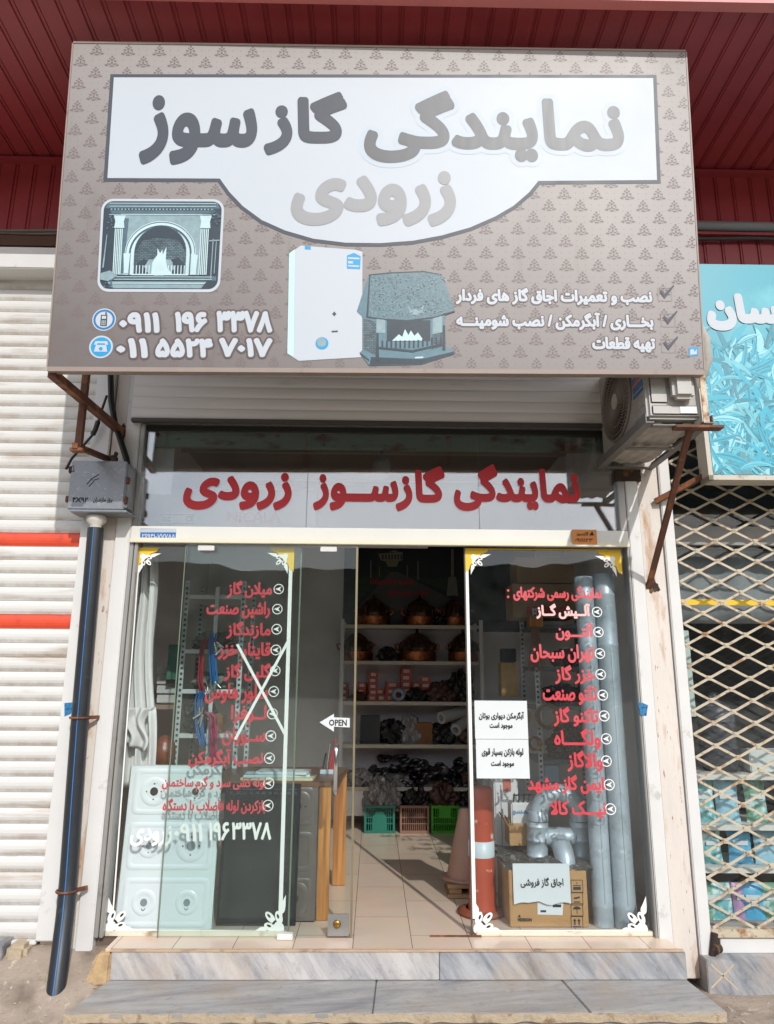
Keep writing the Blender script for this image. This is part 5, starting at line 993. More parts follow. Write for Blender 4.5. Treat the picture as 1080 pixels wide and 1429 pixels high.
# crates on the floor
def crate(x0, x1, y0, y1, h_, mat, lab, arched):
    t_ = thing('plastic_crate', lab, 'crate', ((x0+x1)/2, (y0+y1)/2, ZF), 'plastic crates under the shelves'); z0 = ZF+.002; th = .008
    def wall(P, L_):
        q = MB(); q.slab(P, [(0, 0), (L_, 0), (L_, .022), (0, .022)], -th, 0); q.slab(P, [(0, h_-.022), (L_, h_-.022), (L_, h_), (0, h_)], -th-.004, .005); q.slab(P, [(0, .0225), (.02, .0225), (.02, h_-.0225), (0, h_-.0225)], -th, 0); q.slab(P, [(L_-.02, .0225), (L_, .0225), (L_, h_-.0225), (L_-.02, h_-.0225)], -th, 0)
        n_ = int(L_/.022)
        for k in range(1, n_): u = .02+(L_-.04)*k/n_; q.slab(P, [(u-.0035, .0225), (u+.0035, .0225), (u+.0035, h_-.0225), (u-.0035, h_-.0225)], -th+.001, -.001)
        for v in (h_*.33, h_*.55): q.slab(P, [(.0205, v), (L_-.0205, v), (L_-.0205, v+.008), (.0205, v+.008)], -th+.002, -.0005)
        c = L_/2
        if arched: q.slab(P, [(c-.07, .0226), (c+.07, .0226), (c+.065, h_*.55), (c+.03, h_*.78), (c-.03, h_*.78), (c-.065, h_*.55)][::1], -th+.003, .0006) if arched == 1 else q.slab(P, [(c-.055, h_*.58), (c+.055, h_*.58), (c+.055, h_-.0226), (c-.055, h_-.0226)], -th+.003, .0012)
        return q
    wall(Plane((x0, y0, z0), (1, 0, 0), (0, 0, 1)), x1-x0).build('front_wall', mat, t_)
    wall(Plane((x1, y1, z0), (-1, 0, 0), (0, 0, 1)), x1-x0).build('back_wall', mat, t_)
    wall(Plane((x1, y0+.009, z0), (0, 1, 0), (0, 0, 1)), y1-y0-.018).build('side_wall', mat, t_); wall(Plane((x0, y1-.009, z0), (0, -1, 0), (0, 0, 1)), y1-y0-.018).build('side_wall', mat, t_)
    q = MB(); q.box(x0+.01, x1-.01, y0+.01, y1-.01, z0, z0+.006); q.build('bottom', mat, t_)
    q = MB()
    if arched == 1: pass
    return t_
cr = [('green blue', '#1f6e5c', 508, 551, 'dark teal green plastic crate with bagged parts under the shelves', 1), ('dusty brown', '#8b6552', 558, 599, 'dusty brown plastic crate between the green crates', 0), ('bright green', '#3f9a1f', 602, 641, 'bright green plastic crate under the shelves', 2), ('navy', '#1d2f4a', 643, 672, 'dark navy plastic crate at the right end under the shelves', 0)]
for nm, c, a, b_, lb, ar in cr:
    x0 = at(a, 1163, 2.64).x; x1 = at(b_, 1163, 2.64).x; crate(x0, x1, 2.64, 2.98, .235, pm(nm+' crate plastic', c, .4, var=.12, vs=6), lb, ar)
for i, (px_, rx, h_, mi, lb) in enumerate(((527, .12, .16, 1, 'clear plastic bag heaped in the teal green crate'), (543, .09, .12, 1, 'second crumpled clear bag at the right of the teal green crate'), (580, .12, .10, 0, 'dark bagged fittings in the brown crate'), (618, .12, .13, 2, 'brownish bag in the bright green crate'), (656, .08, .08, 0, 'dark bag in the navy crate'))):
    p = at(px_, 1125, 2.78); lump('plastic_bag', lb, 'bag', p.x, 2.80, ZF+.16, rx, .11, h_+.07, bagm[mi], 70+i)

# ------------------------------------------------------------------ inside, behind the left window
cl = thing('white_curtain', 'white cloth curtain hanging behind the left edge of the left window', 'curtain', (-1.4, .22, .95)); clm = pm('white curtain cloth', '#d6d4cf', .85, var=.06, vs=6)
def curt(u, v):
    z = lerp(1.02, 2.44, v); wd = lerp(.26, .15, v); x = -1.56+wd*u; return (x+.012*math.sin(v*9), .22+.028*math.sin(u*19+v*1.4)+.012*math.sin(u*41+v*5), z+(.10*(u > .55)*(1-v)*math.sin(u*8) if v < .3 else 0))
q = MB(); q.sheet(curt, 48, 40); q.build('cloth', clm, cl, solid=.003)
q = MB(); q.sheet(lambda u, v: (-1.50+.15*u+.02*math.sin(v*7), .17+.03*math.sin(u*11+v*3), lerp(1.28, 1.48, v)-.05*u*(1-v)), 24, 16); q.build('tied_fold', clm, cl, solid=.003)
enam = pm('pale mint enamel', '#dbe0de', .16, var=.03, vs=3, spec=.6); enam_b = pm('pale blue white enamel', '#e0e2e3', .16, var=.03, vs=3, spec=.6); hole = pm('dark hole', '#2a2320', .8)
def hob(name, lab, px, Y, lean, mats, mholes, order):
    """enamel gas hob pressings standing on edge: sheet > wells > burner rings"""
    x0, y0, x1, y1 = px; b0 = at(x0, y1, Y); b1 = at(x1, y1, Y); zt = at(x0, y0, Y+lean).z; zb = ZF+.003; hgt = zt-zb
    P = Plane((b0.x, Y, zb), (1, 0, 0), Vector((0, lean, hgt))); W_ = b1.x-b0.x; L_ = math.hypot(lean, hgt)
    o = thing(name, lab, 'gas hob', (b0.x+W_/2, Y, zb)); q = MB(); q.slab(P, [(0, 0), (W_, 0), (W_, L_), (0, L_)], -.012, 0); q.build('pressed_sheet', mats[0], o, bevel=.006)
    def rr(u0, v0, u1, v1, r):
        pts = []
        for cx_, cy_, a0 in ((u1-r, v0+r, -90), (u1-r, v1-r, 0), (u0+r, v1-r, 90), (u0+r, v0+r, 180)):
            for i in range(6): an = R(a0+18*i); pts.append((cx_+r*math.cos(an), cy_+r*math.sin(an)))
        return pts
    for k in range(3):
        v0 = L_*(k+.06)/3; v1 = L_*(k+.93)/3; A = rr(.03, v0, W_-.03, v1, .03); B = rr(.045, v0+.014, W_-.045, v1-.014, .025); C = rr(.06, v0+.03, W_-.06, v1-.03, .02); n_ = len(A)
        q = MB(); q.add([P.pt(*a, .0008) for a in A]+[P.pt(*a, .007) for a in B]+[P.pt(*a, -.0005+.0012) for a in C], [(i, (i+1) % n_, (i+1) % n_+n_, i+n_) for i in range(n_)]+[(i+n_, (i+1) % n_+n_, (i+1) % n_+2*n_, i+2*n_) for i in range(n_)], True)
        q.add([P.pt(*a, .0007) for a in C], [tuple(range(n_))]); wl = q.build('well', mats[1 if k < 2 else 0], o)
        for j in range(order[k][0]):
            cu = W_*(.28+.44*j) if order[k][0] == 2 else W_*.64; cvv = (v0+v1)/2; rb = order[k][1+j]
            q = MB(); M_ = Matrix((P.ux, P.uz, P.n)).transposed(); q.lathe([(rb*1.9, .0012), (rb*1.75, .0045), (rb*1.35, .005), (rb*1.0, .002)], P.pt(cu, cvv), 26, M_); q.build('burner_ring', mats[1 if k < 2 else 0], wl)
            q = MB(); q.poly(P, circle(cu, cvv, rb*.55, 20), .0026); q.build('burner_hole', mholes if k == 2 or mats[0] is not enam else pm('pale grey gap', '#7f878b', .5, var=.2, vs=20), wl)
            q = MB(); q.poly(P, [(cu+rb*.45*math.cos(R(a)), cvv+rb*1.12*math.sin(R(a))) for a in range(225, 316, 10)]+[(cu+rb*.4*math.cos(R(a)), cvv+rb*1.0*math.sin(R(a))) for a in range(315, 224, -10)], .0056) if k == 0 else [q.poly(P, circle(cu+dx*rb*1.0, cvv+dy*rb*1.0, rb*.10, 10), .0056) for dx, dy in ((1, 0), (-1, 0), (0, 1), (0, -1))]
            q.build('screw_holes' if k > 0 else 'vent_slot', hole, wl)
    return o
hob('gas_hob', 'pale mint enamel gas hob sheet standing on edge in the left window', (158, 1067, 296, 1301), .05, .05, (enam, enam_b), hole, [(2, .036, .034), (2, .034, .046), (2, .042, .036)])
dk = pm('blue black glass hob', '#141b22', .12, var=.2, vs=3, spec=.6); bh = thing('glass_hob_panel', 'blue black glass panel standing beside the mint enamel hob', 'panel', (-.69, .14, ZF))
b0, b1 = at(298, 1302, .14), at(412, 1302, .14); zt = at(350, 1094, .2).z; P = Plane((b0.x+.01, .14, ZF+.003), (1, 0, 0), (0, .06, zt-ZF)); Wb = b1.x-b0.x-.01; Lb = math.hypot(.06, zt-ZF)
q = MB(); q.slab(P, [(0, 0), (Wb, 0), (Wb, Lb), (0, Lb)], -.012, 0); q.build('glass_sheet', dk, bh, bevel=.003)
q = MB()
for k in range(11): q.slab(P, [(.03+k*.037, Lb-.06), (.055+k*.037, Lb-.06), (.055+k*.037, Lb-.045), (.03+k*.037, Lb-.045)], .0005, .004)
q.slab(P, [(.02, Lb-.035), (Wb-.02, Lb-.035), (Wb-.02, Lb-.028), (.02, Lb-.028)], .0005, .005); q.build('vent_strip', pm('dark grey moulding', '#2b3138', .35), bh)
br_e = pm('brown grey enamel', '#5d5551', .3, var=.08, vs=4, c2='#4a423e', c2s=3); hob('gas_hob', 'brown grey enamel gas hob sheet leaning on the wooden desk', (352, 1094, 440, 1293), .205, .03, (br_e, br_e), hole, [(1, .05), (1, .001), (1, .05)])
wood = bpy.data.materials.new('orange brown wood'); wood.use_nodes = True; t = wood.node_tree; N = t.nodes.new; L = t.links.new; tc = N('ShaderNodeTexCoord'); mp = N('ShaderNodeMapping'); mp.inputs['Scale'].default_value = (14, 14, .9)
wv = N('ShaderNodeTexNoise'); wv.inputs['Scale'].default_value = 2.2; wv.inputs['Detail'].default_value = 8; wv.inputs['Distortion'].default_value = .6; rp = N('ShaderNodeValToRGB'); rp.color_ramp.elements[0].position = .32; rp.color_ramp.elements[1].position = .7
rp.color_ramp.elements[0].color = rgba(hx('#8a4f1e')); rp.color_ramp.elements[1].color = rgba(hx('#c48744')); L(tc.outputs['Object'], mp.inputs[0]); L(mp.outputs[0], wv.inputs['Vector']); L(wv.outputs['Fac'], rp.inputs[0]); L(rp.outputs[0], t.nodes['Principled BSDF'].inputs['Base Color']); t.nodes['Principled BSDF'].inputs['Roughness'].default_value = .4
dsk = thing('wooden_desk', 'orange brown wooden desk end with papers on it behind the sliding door', 'desk', (-.35, .6, ZF))
lx = at(441, 1285, .24).x; rx_ = at(458, 1285, .24).x; tz = at(450, 1091, .24).z
q = MB(); q.box(lx, rx_, .235, .275, ZF+.002, tz-.03); q.build('side_panel', wood, dsk, bevel=.003)
q = MB(); q.box(rx_-.02, at(482, 1200, .97).x, .95, .98, ZF+.002, tz-.03); q.build('end_panel', wood, dsk, bevel=.003)
q = MB(); q.hexa([(-1.0, .23, tz-.029), (rx_, .23, tz-.029), (at(482, 1200, .97).x+.01, 1.0, tz-.029), (-1.0, 1.0, tz-.029)], [(-1.0, .23, tz), (rx_, .23, tz), (at(482, 1200, .97).x+.01, 1.0, tz), (-1.0, 1.0, tz)]); q.build('desk_top', pm('dark stained desk top', '#6b4730', .35, var=.2, vs=6, st=(8, 1, 1)), dsk, bevel=.004)
q = MB(); q.box(-.9, lx-.003, .6, .62, ZF+.2, tz-.032); q.build('modesty_panel', wood, dsk)
for k, (xa, xb, ya, yb_, lb) in enumerate(((-.80, -.36, .27, .45, 'lowest sheaf of papers on the desk'), (-.78, -.38, .28, .47, 'middle sheaf of pale blue papers on the desk'), (-.72, -.40, .29, .46, 'topmost white sheaf of papers on the desk'))):
    q = MB(); q.box(xa, xb, ya, yb_, tz+.001+k*.016, tz+.016+k*.016); o = q.build('paper_stack', [pm('cream paper', '#cdbf9f', .8), pm('pale blue paper', '#b9cfd0', .8), paper][k], None, lb, 'papers', bevel=.002, loc=((xa+xb)/2, ya, tz)); o.rotation_euler.z = R((-3, 4, -6)[k])
p = at(460, 1064, .6); pot = thing('pen_stand', 'small white card stand with red and grey pens at the desk corner', 'pen stand', (p.x, .6, tz)); q = MB(); q.box(p.x-.06, p.x+.03, .57, .63, tz+.001, tz+.03); q.build('base', sw_, pot, bevel=.004)
for k, (a, b_, m_) in enumerate(((-.045, .10, ink), (-.02, .16, chrome), (.0, .13, pm('red pen', '#b3202c', .35)), (.015, .19, pm('red pen', '#b3202c', .35)))): q = MB(); q.tube([(p.x+a, .6, tz+.02), (p.x+a+.02, .6, tz+.03+b_)], .0065, 8); q.build('pen', m_, pot)

# slotted angle shelving with hoses
slot = bpy.data.materials.new('slotted white angle steel'); slot.use_nodes = True; t = slot.node_tree; N = t.nodes.new; L = t.links.new; b_ = t.nodes['Principled BSDF']; tc = N('ShaderNodeTexCoord'); sp = N('ShaderNodeSeparateXYZ'); L(tc.outputs['Object'], sp.inputs[0])
md = N('ShaderNodeMath'); md.operation = 'PINGPONG'; md.inputs[1].default_value = .019; L(sp.outputs['Z'], md.inputs[0]); g1 = N('ShaderNodeMath'); g1.operation = 'GREATER_THAN'; g1.inputs[1].default_value = .0105; L(md.outputs[0], g1.inputs[0])
ax = N('ShaderNodeMath'); ax.operation = 'PINGPONG'; ax.inputs[1].default_value = 1; L(sp.outputs['X'], ax.inputs[0]); mx = N('ShaderNodeMix'); mx.data_type = 'RGBA'; mx.inputs['A'].default_value = rgba(hx('#c9c9c4')); mx.inputs['B'].default_value = rgba(hx('#3a3d40')); L(g1.outputs[0], mx.inputs['Factor']); L(mx.outputs['Result'], b_.inputs['Base Color'])
def rack(name, lab, x0, x1, y0, y1, zs, ztop, boardm):
    o = thing(name, lab, 'shelf', ((x0+x1)/2, (y0+y1)/2, ZF))
    for x_ in (x0, x1):
        for y_ in (y0, y1):
            q = MB(); q.box(x_-.017, x_+.017, y_-.002, y_+.002, ZF, ztop); q.build('post', white_al, o); q = MB(); q.box(x_-.008, x_+.008, y_-.0035, y_-.0022, ZF+.02, ztop-.02); q.build('slot_row', slot, o)
    for z_ in zs: q = MB(); q.box(x0, x1, y0+.004, y1, z_-.03, z_); q.build('board', boardm, o, bevel=.002)
    return o
bx0, bx1 = at(250, 980, .9).x, at(332, 980, .9).x; rzs = [at(290, y_, .9).z for y_ in (1110, 1024, 962, 906, 830)]
rack('shelving_unit', 'slotted angle rack with hoses and sacks behind the left window', bx0, bx1, .9, 1.35, rzs, 2.35, met_w)
q = MB(); q.box(at(294, 980, .86).x-.014, at(294, 980, .86).x+.014, .858, .862, ZF, 2.30); o = q.build('slotted_post', white_al, None, 'loose slotted white post standing in front of the left rack', 'post', loc=(at(294, 980, .86).x, .86, ZF))
for k, (s_, r_, h_, lb) in enumerate(((2, .13, .09, 'lower folded grey sack pile on the left rack'), (3, .15, .10, 'folded pale sack pile on the upper shelf of the left rack'))):
    lump('sack', lb, 'sack', (bx0+bx1)/2-.02, 1.08, rzs[s_]-.002, r_, .15, h_, pm('grey sack cloth', '#8d857c', .8, var=.4, vs=14, c2='#5f5850', c2s=8, bump=.8, bs=20), 90+k)
q = MB(); q.box(bx0+.19, bx0+.30, .95, 1.1, rzs[1]+.001, rzs[1]+.13); q.build('carton', pm('brown kraft carton', '#8a5a33', .7), None, 'small brown carton on the left rack beside the blue hose', 'carton', bevel=.004, loc=(bx0+.24, 1, rzs[1]))
lump('wire_coil_pile', 'dark grey pile of wire coils on the left rack', 'wire', bx0+.12, 1.05, rzs[1]-.002, .10, .12, .17, bagm[0], 97)
lump('cloth_bundle', 'black bundle on the left rack behind the magenta hose', 'bundle', bx0+.25, 1.05, rzs[0], .12, .12, .13, bagm[0], 98)
def hose(name, lab, pts, Y, mt, n_, sp_, tip=None):
    o = thing(name, lab, 'hose', at(*pts[0], Y), 'hoses hanging on the left rack'); r2 = random.Random(lab)
    for k in range(n_):
        dx, dy = r2.uniform(-sp_, sp_), r2.uniform(-.03, .03); q = MB(); q.tube([at(x_+r2.uniform(-.8, .8), y_+r2.uniform(-1, 1), Y+dy)+Vector((dx, 0, 0)) for x_, y_ in pts], .0055, 6); q.build('hose_strand', mt, o)
    if tip:
        for k in range(7): c = at(*tip, Y-.03)+Vector((r2.uniform(-.04, .04), 0, r2.uniform(-.03, .03))); q = MB(); q.tube([c, c+Vector((r2.uniform(-.05, .05), r2.uniform(-.02, .02), -.05+r2.uniform(-.03, .03)))], .0075, 7); q.build('hose_fitting', pm('nickel fitting', '#c4c2bc', .25, .6), o)
    return o
red_h, blue_h, mag_h = pm('red hose rubber', '#a3323a', .45, var=.15, vs=30), pm('blue hose rubber', '#1f6aa8', .45, var=.2, vs=30), pm('magenta hose rubber', '#b01f55', .45, var=.15, vs=30)
hose('gas_hose', 'red hose bundle arching down the left rack', ((305, 898), (296, 891), (287, 893), (283, 908), (281, 930), (280, 950), (284, 966)), .82, red_h, 8, .022, (306, 900))
hose('gas_hose', 'upper blue hose bundle tied high on the left rack', ((297, 884), (296, 905), (297, 925), (298, 940), (300, 955)), .81, blue_h, 8, .022, (297, 955))
hose('gas_hose', 'lower blue hose bundle hanging from the middle of the left rack', ((280, 965), (277, 980), (277, 1000), (279, 1020), (283, 1040)), .80, blue_h, 9, .024, (282, 992))
hose('gas_hose', 'magenta hose bundle hanging lowest on the left rack', ((290, 994), (297, 1002), (298, 1025), (298, 1045), (297, 1068)), .79, mag_h, 9, .022)
p = at(242, 925, 1.0); q = MB(); q.hexa([(p.x-.03, .95, p.z-.12), (p.x+.05, .97, p.z-.12), (p.x+.05, 1.1, p.z-.12), (p.x-.03, 1.1, p.z-.12)], [(p.x-.03, .95, p.z+.13), (p.x+.05, .97, p.z+.13), (p.x+.05, 1.1, p.z+.13), (p.x-.03, 1.1, p.z+.13)]); q.build('carton', pm('dark green carton', '#2d5f4c', .5, var=.2), None, 'tall dark green carton left of the slotted rack', 'carton', bevel=.004, loc=(p.x, 1, p.z-.12))
for k, lb in enumerate(('lowest', 'second', 'third', 'topmost')):
    p = at(233, 975-k*13, 1.1); q = MB(); q.box(p.x-.06, p.x+.075, 1.05, 1.25, p.z-.028, p.z+.028); q.build('carton', pm('white printed carton', '#bfbdb8', .6, var=.12, vs=14), None, f'{lb} white carton of the small stack against the left wall', 'carton', 'white cartons against the left wall', bevel=.003, loc=(p.x, 1.15, p.z))
q = MB(); zq = at(233, 983, 1.1).z; q.box(-1.758, at(250, 980, 1.1).x, 1.0, 1.4, zq-.03, zq); q.build('wall_shelf', dado, None, 'brown ledge carrying the white cartons at the left wall', 'shelf', loc=(-1.6, 1.2, zq))
p = at(228, 1062, .6); q = MB(); q.lathe([(0, 0), (.07, 0), (.075, .08), (.065, .14), (.045, .17), (.02, .19), (0, .19)], (p.x, .6, p.z-.03), 18); q.build('brown_bag', pm('brown orange wrapped bag', '#7a4429', .3, var=.4, vs=20, bump=.6, bs=20), None, 'brown orange wrapped bag above the mint hob', 'bag', loc=(p.x, .6, p.z-.03))
for x_ in (352, 366, 402, 411): pass

# ------------------------------------------------------------------ inside, behind the right window
galv = pm('galvanised sheet steel', '#a9b4ba', .4, .25, var=.08, vs=5, c2='#8d989e', c2s=9, c2t=(.5, .7), c3='#c3c9cb', c3s=38, c3t=(.6, .7)); 
def flue(x, y, zt, r_, lab):
    o = thing('flue_pipe', lab, 'pipe', (x, y, ZF), 'tall galvanised pipes at the right of the window'); q = MB(); q.lathe([(r_, 0), (r_, .10), (r_+.003, .11), (r_, .12), (r_, zt-ZF-.45), (r_+.003, zt-ZF-.44), (r_, zt-ZF-.43), (r_, zt-ZF-.14), (r_+.004, zt-ZF-.13), (r_, zt-ZF-.12), (r_*.99, zt-ZF), (r_*.93, zt-ZF), (r_*.93, zt-ZF-.3)], (x, y, ZF+.002), 28); q.build('pipe_tube', galv, o)
    q = MB(); q.box(x-.004, x+.004, y-r_-.0035, y-r_+.002, ZF+.13, zt-.46); q.build('seam', galv, o); return o
r_ = .058
flue(at(844, 1297, .16).x-.004, .16, at(832, 806, .16).z, r_, 'tall grey flue pipe standing second from the right jamb')
flue(at(877, 1297, .13).x-.012, .13, at(850, 802, .13).z, r_+.004, 'tall grey flue pipe standing nearest the right jamb')
fj = thing('flue_fitting', 'galvanised double flue fitting with ribbed arch standing on the cardboard box', 'flue fitting', at(780, 1200, .36)); YF = .36
def cyl(name, pa, pb, r_, n_=22, rings=()):
    a, b_ = at(*pa, YF), at(*pb, YF); q = MB(); d = (b_-a); K = [0, .1, .12, .14, .5, .52, .54, .86, .88, .9, 1]; q.tube([a+d*k for k in K], [r_+(.004 if k in (.12, .52, .88) else 0) for k in K], n_); return q.build(name, galv, fj)
sc_ = .0052
cyl('upright_cylinder', (750, 1200), (750, 1146), .064); cyl('upright_cylinder', (809, 1199), (809, 1146), .064)
cyl('cross_cylinder', (753, 1168), (806, 1168), .056)
a = at(779, 1172, YF); q = MB(); q.tube([a+Vector((0, .0, .0)), a+Vector((0, -.09, -.03)), a+Vector((0, -.14, -.08)), a+Vector((0, -.145, -.17))], .058, 22); q.build('front_elbow', galv, fj)
c = at(780, 1140, YF); rr_ = at(809, 1140, YF).x-c.x; pts, rad = [], []
for k in range(101): an = math.pi*(1-k/100); pts.append(c+Vector((rr_*math.cos(an), 0, rr_*1.05*math.sin(an)))); rad.append(.054+(.003 if k % 2 else 0))
q = MB(); q.tube(pts, rad, 22); q.build('ribbed_arch', galv, fj)
for px_ in (751, 809): p = at(px_, 1140, YF); q = MB(); q.lathe([(.06, -.02), (.06, .035), (.054, .04)], p, 22); q.build('collar', galv, fj)
card = pm('cardboard', '#a98252', .75, var=.08, vs=4, c2='#967043', c2s=3, bump=.08, bs=90, st=(1, 1, 4)); X0, X1 = at(712, 1290, .12).x, at(822, 1290, .12).x; zt = at(765, 1214, .12).z
cb = thing('cardboard_box', 'brown cardboard box with handling symbols behind the right window', 'box', ((X0+X1)/2, .3, ZF)); q = MB(); q.box(X0, X1, .12, .52, ZF+.003, zt); q.build('carton', card, cb, bevel=.004)
BP = YP(.119); q = MB()
for i, y_ in enumerate((1237, 1254, 1270, 1287)):
    u, v = BP.hit(805, y_); s2 = .033
    for a in ((0, s2, s2, .0018), (0, -s2, s2, .0018), (s2, 0, .0018, s2), (-s2, 0, .0018, s2)): q.poly(BP, rim(u+a[0]-a[2], u+a[0]+a[2], v+a[1]-a[3], v+a[1]+a[3]), .0005)
    if i == 3:
        for dx in (-.012, .012): q.poly(BP, [(u+dx-.004, v-.014), (u+dx+.004, v-.014), (u+dx+.004, v+.006), (u+dx+.010, v+.006), (u+dx, v+.02), (u+dx-.010, v+.006), (u+dx-.004, v+.006)], .0006)
        q.poly(BP, rim(u-.024, u+.024, v-.024, v-.019), .0006)
    if i == 2: q.poly(BP, [(u+.022*math.cos(R(a)), v+.004+.016*math.sin(R(a))) for a in range(0, 181, 15)], .0006); q.poly(BP, rim(u-.002, u+.002, v-.02, v+.004), .0006)
    if i == 0: q.poly(BP, rim(u-.022, u+.022, v-.018, v-.002), .0006); q.poly(BP, rim(u-.022, u+.022, v+.002, v+.007), .0006); q.poly(BP, rim(u-.002, u+.002, v+.012, v+.022), .0006)
    if i == 1: q.poly(BP, [(u-.018, v+.006), (u+.018, v+.012), (u+.018, v+.004), (u-.002, v-.002), (u-.018, v-.002)], .0006); q.poly(BP, rim(u-.018, u+.018, v-.02, v-.014), .0006)
q.build('handling_symbols', ink, cb)
q = MB(); letters(q, BP, 'VIDEXON', (722, 1281, 742, 1286), (.0012, .0016), .0006, fa=False, res=2); q.poly(BP, [BP.hit(722, 1280), BP.hit(727, 1280), BP.hit(725, 1276)], .0006); q.build('box_lettering', ink, cb)
q = MB(); q.ppoly(BP, [(750, 1256), (786, 1258), (785, 1277), (750, 1276)], .0008); dlb = q.build('white_label', paper, cb)
q = MB(); q.ppoly(BP, [(754, 1270), (762, 1270), (762, 1273), (754, 1273)], .0014); q.ppoly(BP, [(771, 1262), (783, 1262), (783, 1266), (771, 1266)], .0014); q.build('label_print', ink, dlb)
notice('paper_notice', 'torn edged paper on the cardboard box announcing used gas stoves for sale', 'notice', YP(.108), (717, 1205, 794, 1262), [('اجاق گاز فروشی', (726, 1224, 786, 1239))], .004, torn=True)
bgw = pm('crumpled dark plastic sheet', '#4a4743', .2, var=.4, vs=14, c2='#8f8d88', c2s=16, c2t=(.56, .68), bump=1.5, bs=55); pw = thing('plastic_sheet', 'crumpled dark plastic wrap over the top of the cardboard box', 'plastic sheet', ((X0+X1)/2, .3, zt)); X2, X3 = at(697, 1180, .3).x, at(826, 1190, .12).x
q = MB(); q.sheet(lambda u, v: (lerp(X2, X3, u)+.01*math.sin(v*13), lerp(.121, .62, v), zt+.026+.006*math.sin(u*21+v*7)+.005*math.sin(u*9-v*15)+.005*math.sin(u*47+v*31)-(.03*(1-v/.12) if v < .12 else 0)), 60, 40, False); q.build('wrap', bgw, pw, solid=.004)
q = MB(); q.box(X0-.02, X1+.01, .16, .56, zt+.002, zt+.014); q.build('board', pm('grey board', '#77736c', .7), pw)
# small carton with a white appliance behind the fitting
p = at(722, 1163, .42); oc = thing('open_carton', 'small open brown carton holding a white appliance left of the flue fitting', 'box', (p.x, .45, zt+.05)); q = MB(); za = at(722, 1180, .42).z
q.box(at(712, 1170, .42).x, at(741, 1170, .42).x, .42, .424, za, at(722, 1149, .42).z); q.box(at(712, 1170, .42).x, at(741, 1170, .42).x, .58, .584, za, at(722, 1149, .42).z); q.box(at(712, 1170, .42).x-.004, at(712, 1170, .42).x-.0005, .42, .584, za, at(722, 1144, .42).z); q.build('carton', card, oc)
q = MB(); q.hexa([(at(702, 1140, .42).x, .42, at(700, 1140, .42).z), (at(711, 1150, .42).x, .42, za+.10), (at(711, 1150, .42).x, .58, za+.10), (at(702, 1140, .42).x, .58, at(700, 1140, .42).z)], [(at(702, 1140, .42).x, .42, at(700, 1138, .42).z), (at(711, 1150, .42).x, .42, za+.107), (at(711, 1150, .42).x, .58, za+.107), (at(702, 1140, .42).x, .58, at(700, 1138, .42).z)]); q.build('flap', card, oc)
q = MB(); q.box(at(713, 1130, .45).x, at(745, 1130, .45).x, .44, .57, za+.02, at(720, 1120, .45).z); wa = q.build('white_appliance', white_al, None, 'white appliance with black top rods standing in the open brown carton', 'appliance', bevel=.008, loc=(p.x, .5, za+.02))
q = MB(); letters(q, YP(.4385), 'همسو', (715, 1129, 742, 1138), (.002, .003), .001, res=2); q.build('lettering', pm('grey blue print', '#6d8ea8', .5), wa)
q = MB()
for k in range(4): q.bar((at(716+k*7, 1118, .47).x, .46, at(720, 1120, .45).z), (at(719+k*7, 1108, .47).x, .50, at(720, 1109, .45).z), .008)
q.bar((at(716, 1110, .47).x, .48, at(720, 1111, .45).z), (at(744, 1110, .47).x, .48, at(720, 1109, .45).z), .008); q.build('grate', ink, wa)
q = MB(); hx0, hx1 = at(690, 1130, .75).x, at(703, 1130, .75).x; q.box(hx0, hx1+.10, .75, .95, ZF+.003, at(690, 1088, .75).z); wh = q.build('water_heater', white_al, None, 'tall white water heater casing behind the orange post', 'water heater', bevel=.01, loc=(hx0, .85, ZF))
q = MB(); q.box(at(702, 1100, .748).x, at(713, 1100, .748).x, .746, .749, at(700, 1104, .748).z, at(700, 1087, .748).z); q.build('red_label', pm('red print label', '#b86052', .5, var=.4, vs=60), wh)
q = MB(); q.box(hx1-.02, hx1-.014, .7465, .7495, ZF+.05, at(690, 1095, .75).z); q.build('panel_seam', pm('grey seam', '#8b8f94', .5), wh)
# orange delineator post and faded traffic cone
dp = at(674, 1285, .36); dn = thing('delineator_post', 'scuffed orange traffic post with one white band behind the right window', 'traffic post', (dp.x, .36, ZF)); zt2 = at(674, 1098, .36).z-ZF; zb1 = at(674, 1194, .36).z-ZF; zb2 = at(674, 1172, .36).z-ZF
orm = pm('scuffed orange plastic', '#a8432a', .45, var=.12, vs=6, c2='#d8c0b0', c2s=13, c2t=(.62, .68), c3='#7d2f16', c3s=30, c3t=(.66, .75))
q = MB(); q.lathe([(.088, .03), (.082, .06), (.079, zb1)], (dp.x, .36, ZF), 24); q.lathe([(.076, zb2), (.073, zt2-.09), (.075, zt2-.085), (.075, zt2-.02), (.066, zt2), (0, zt2+.004)], (dp.x, .36, ZF), 24); q.build('post', orm, dn)
q = MB(); q.lathe([(.0795, zb1), (.0795, zb2), (.076, zb2+.001)], (dp.x, .36, ZF), 24); q.build('reflective_band', pm('white reflective band', '#b9c3c6', .4, var=.06), dn)
q = MB(); q.lathe([(0, .002), (.135, .002), (.14, .02), (.11, .032), (.09, .034)], (dp.x-.01, .37, ZF), 26); q.build('base', pm('dirty orange rubber', '#8a4630', .7, var=.25, vs=12, c2='#6e5a4d', c2s=8), dn)
cp_ = at(650, 1256, .80); cn = thing('traffic_cone', 'faded dusty traffic cone standing on a wooden block', 'traffic cone', (cp_.x, .80, ZF+.1)); zc = at(655, 1130, .80).z-ZF
q = MB(); q.lathe([(.125, .10), (.118, .13), (.035, zc), (.028, zc+.01), (0, zc+.01)], (cp_.x, .80, ZF), 24); q.build('cone', pm('faded dusty orange', '#a88371', .7, var=.12, vs=6, c2='#8a7468', c2s=4), cn)
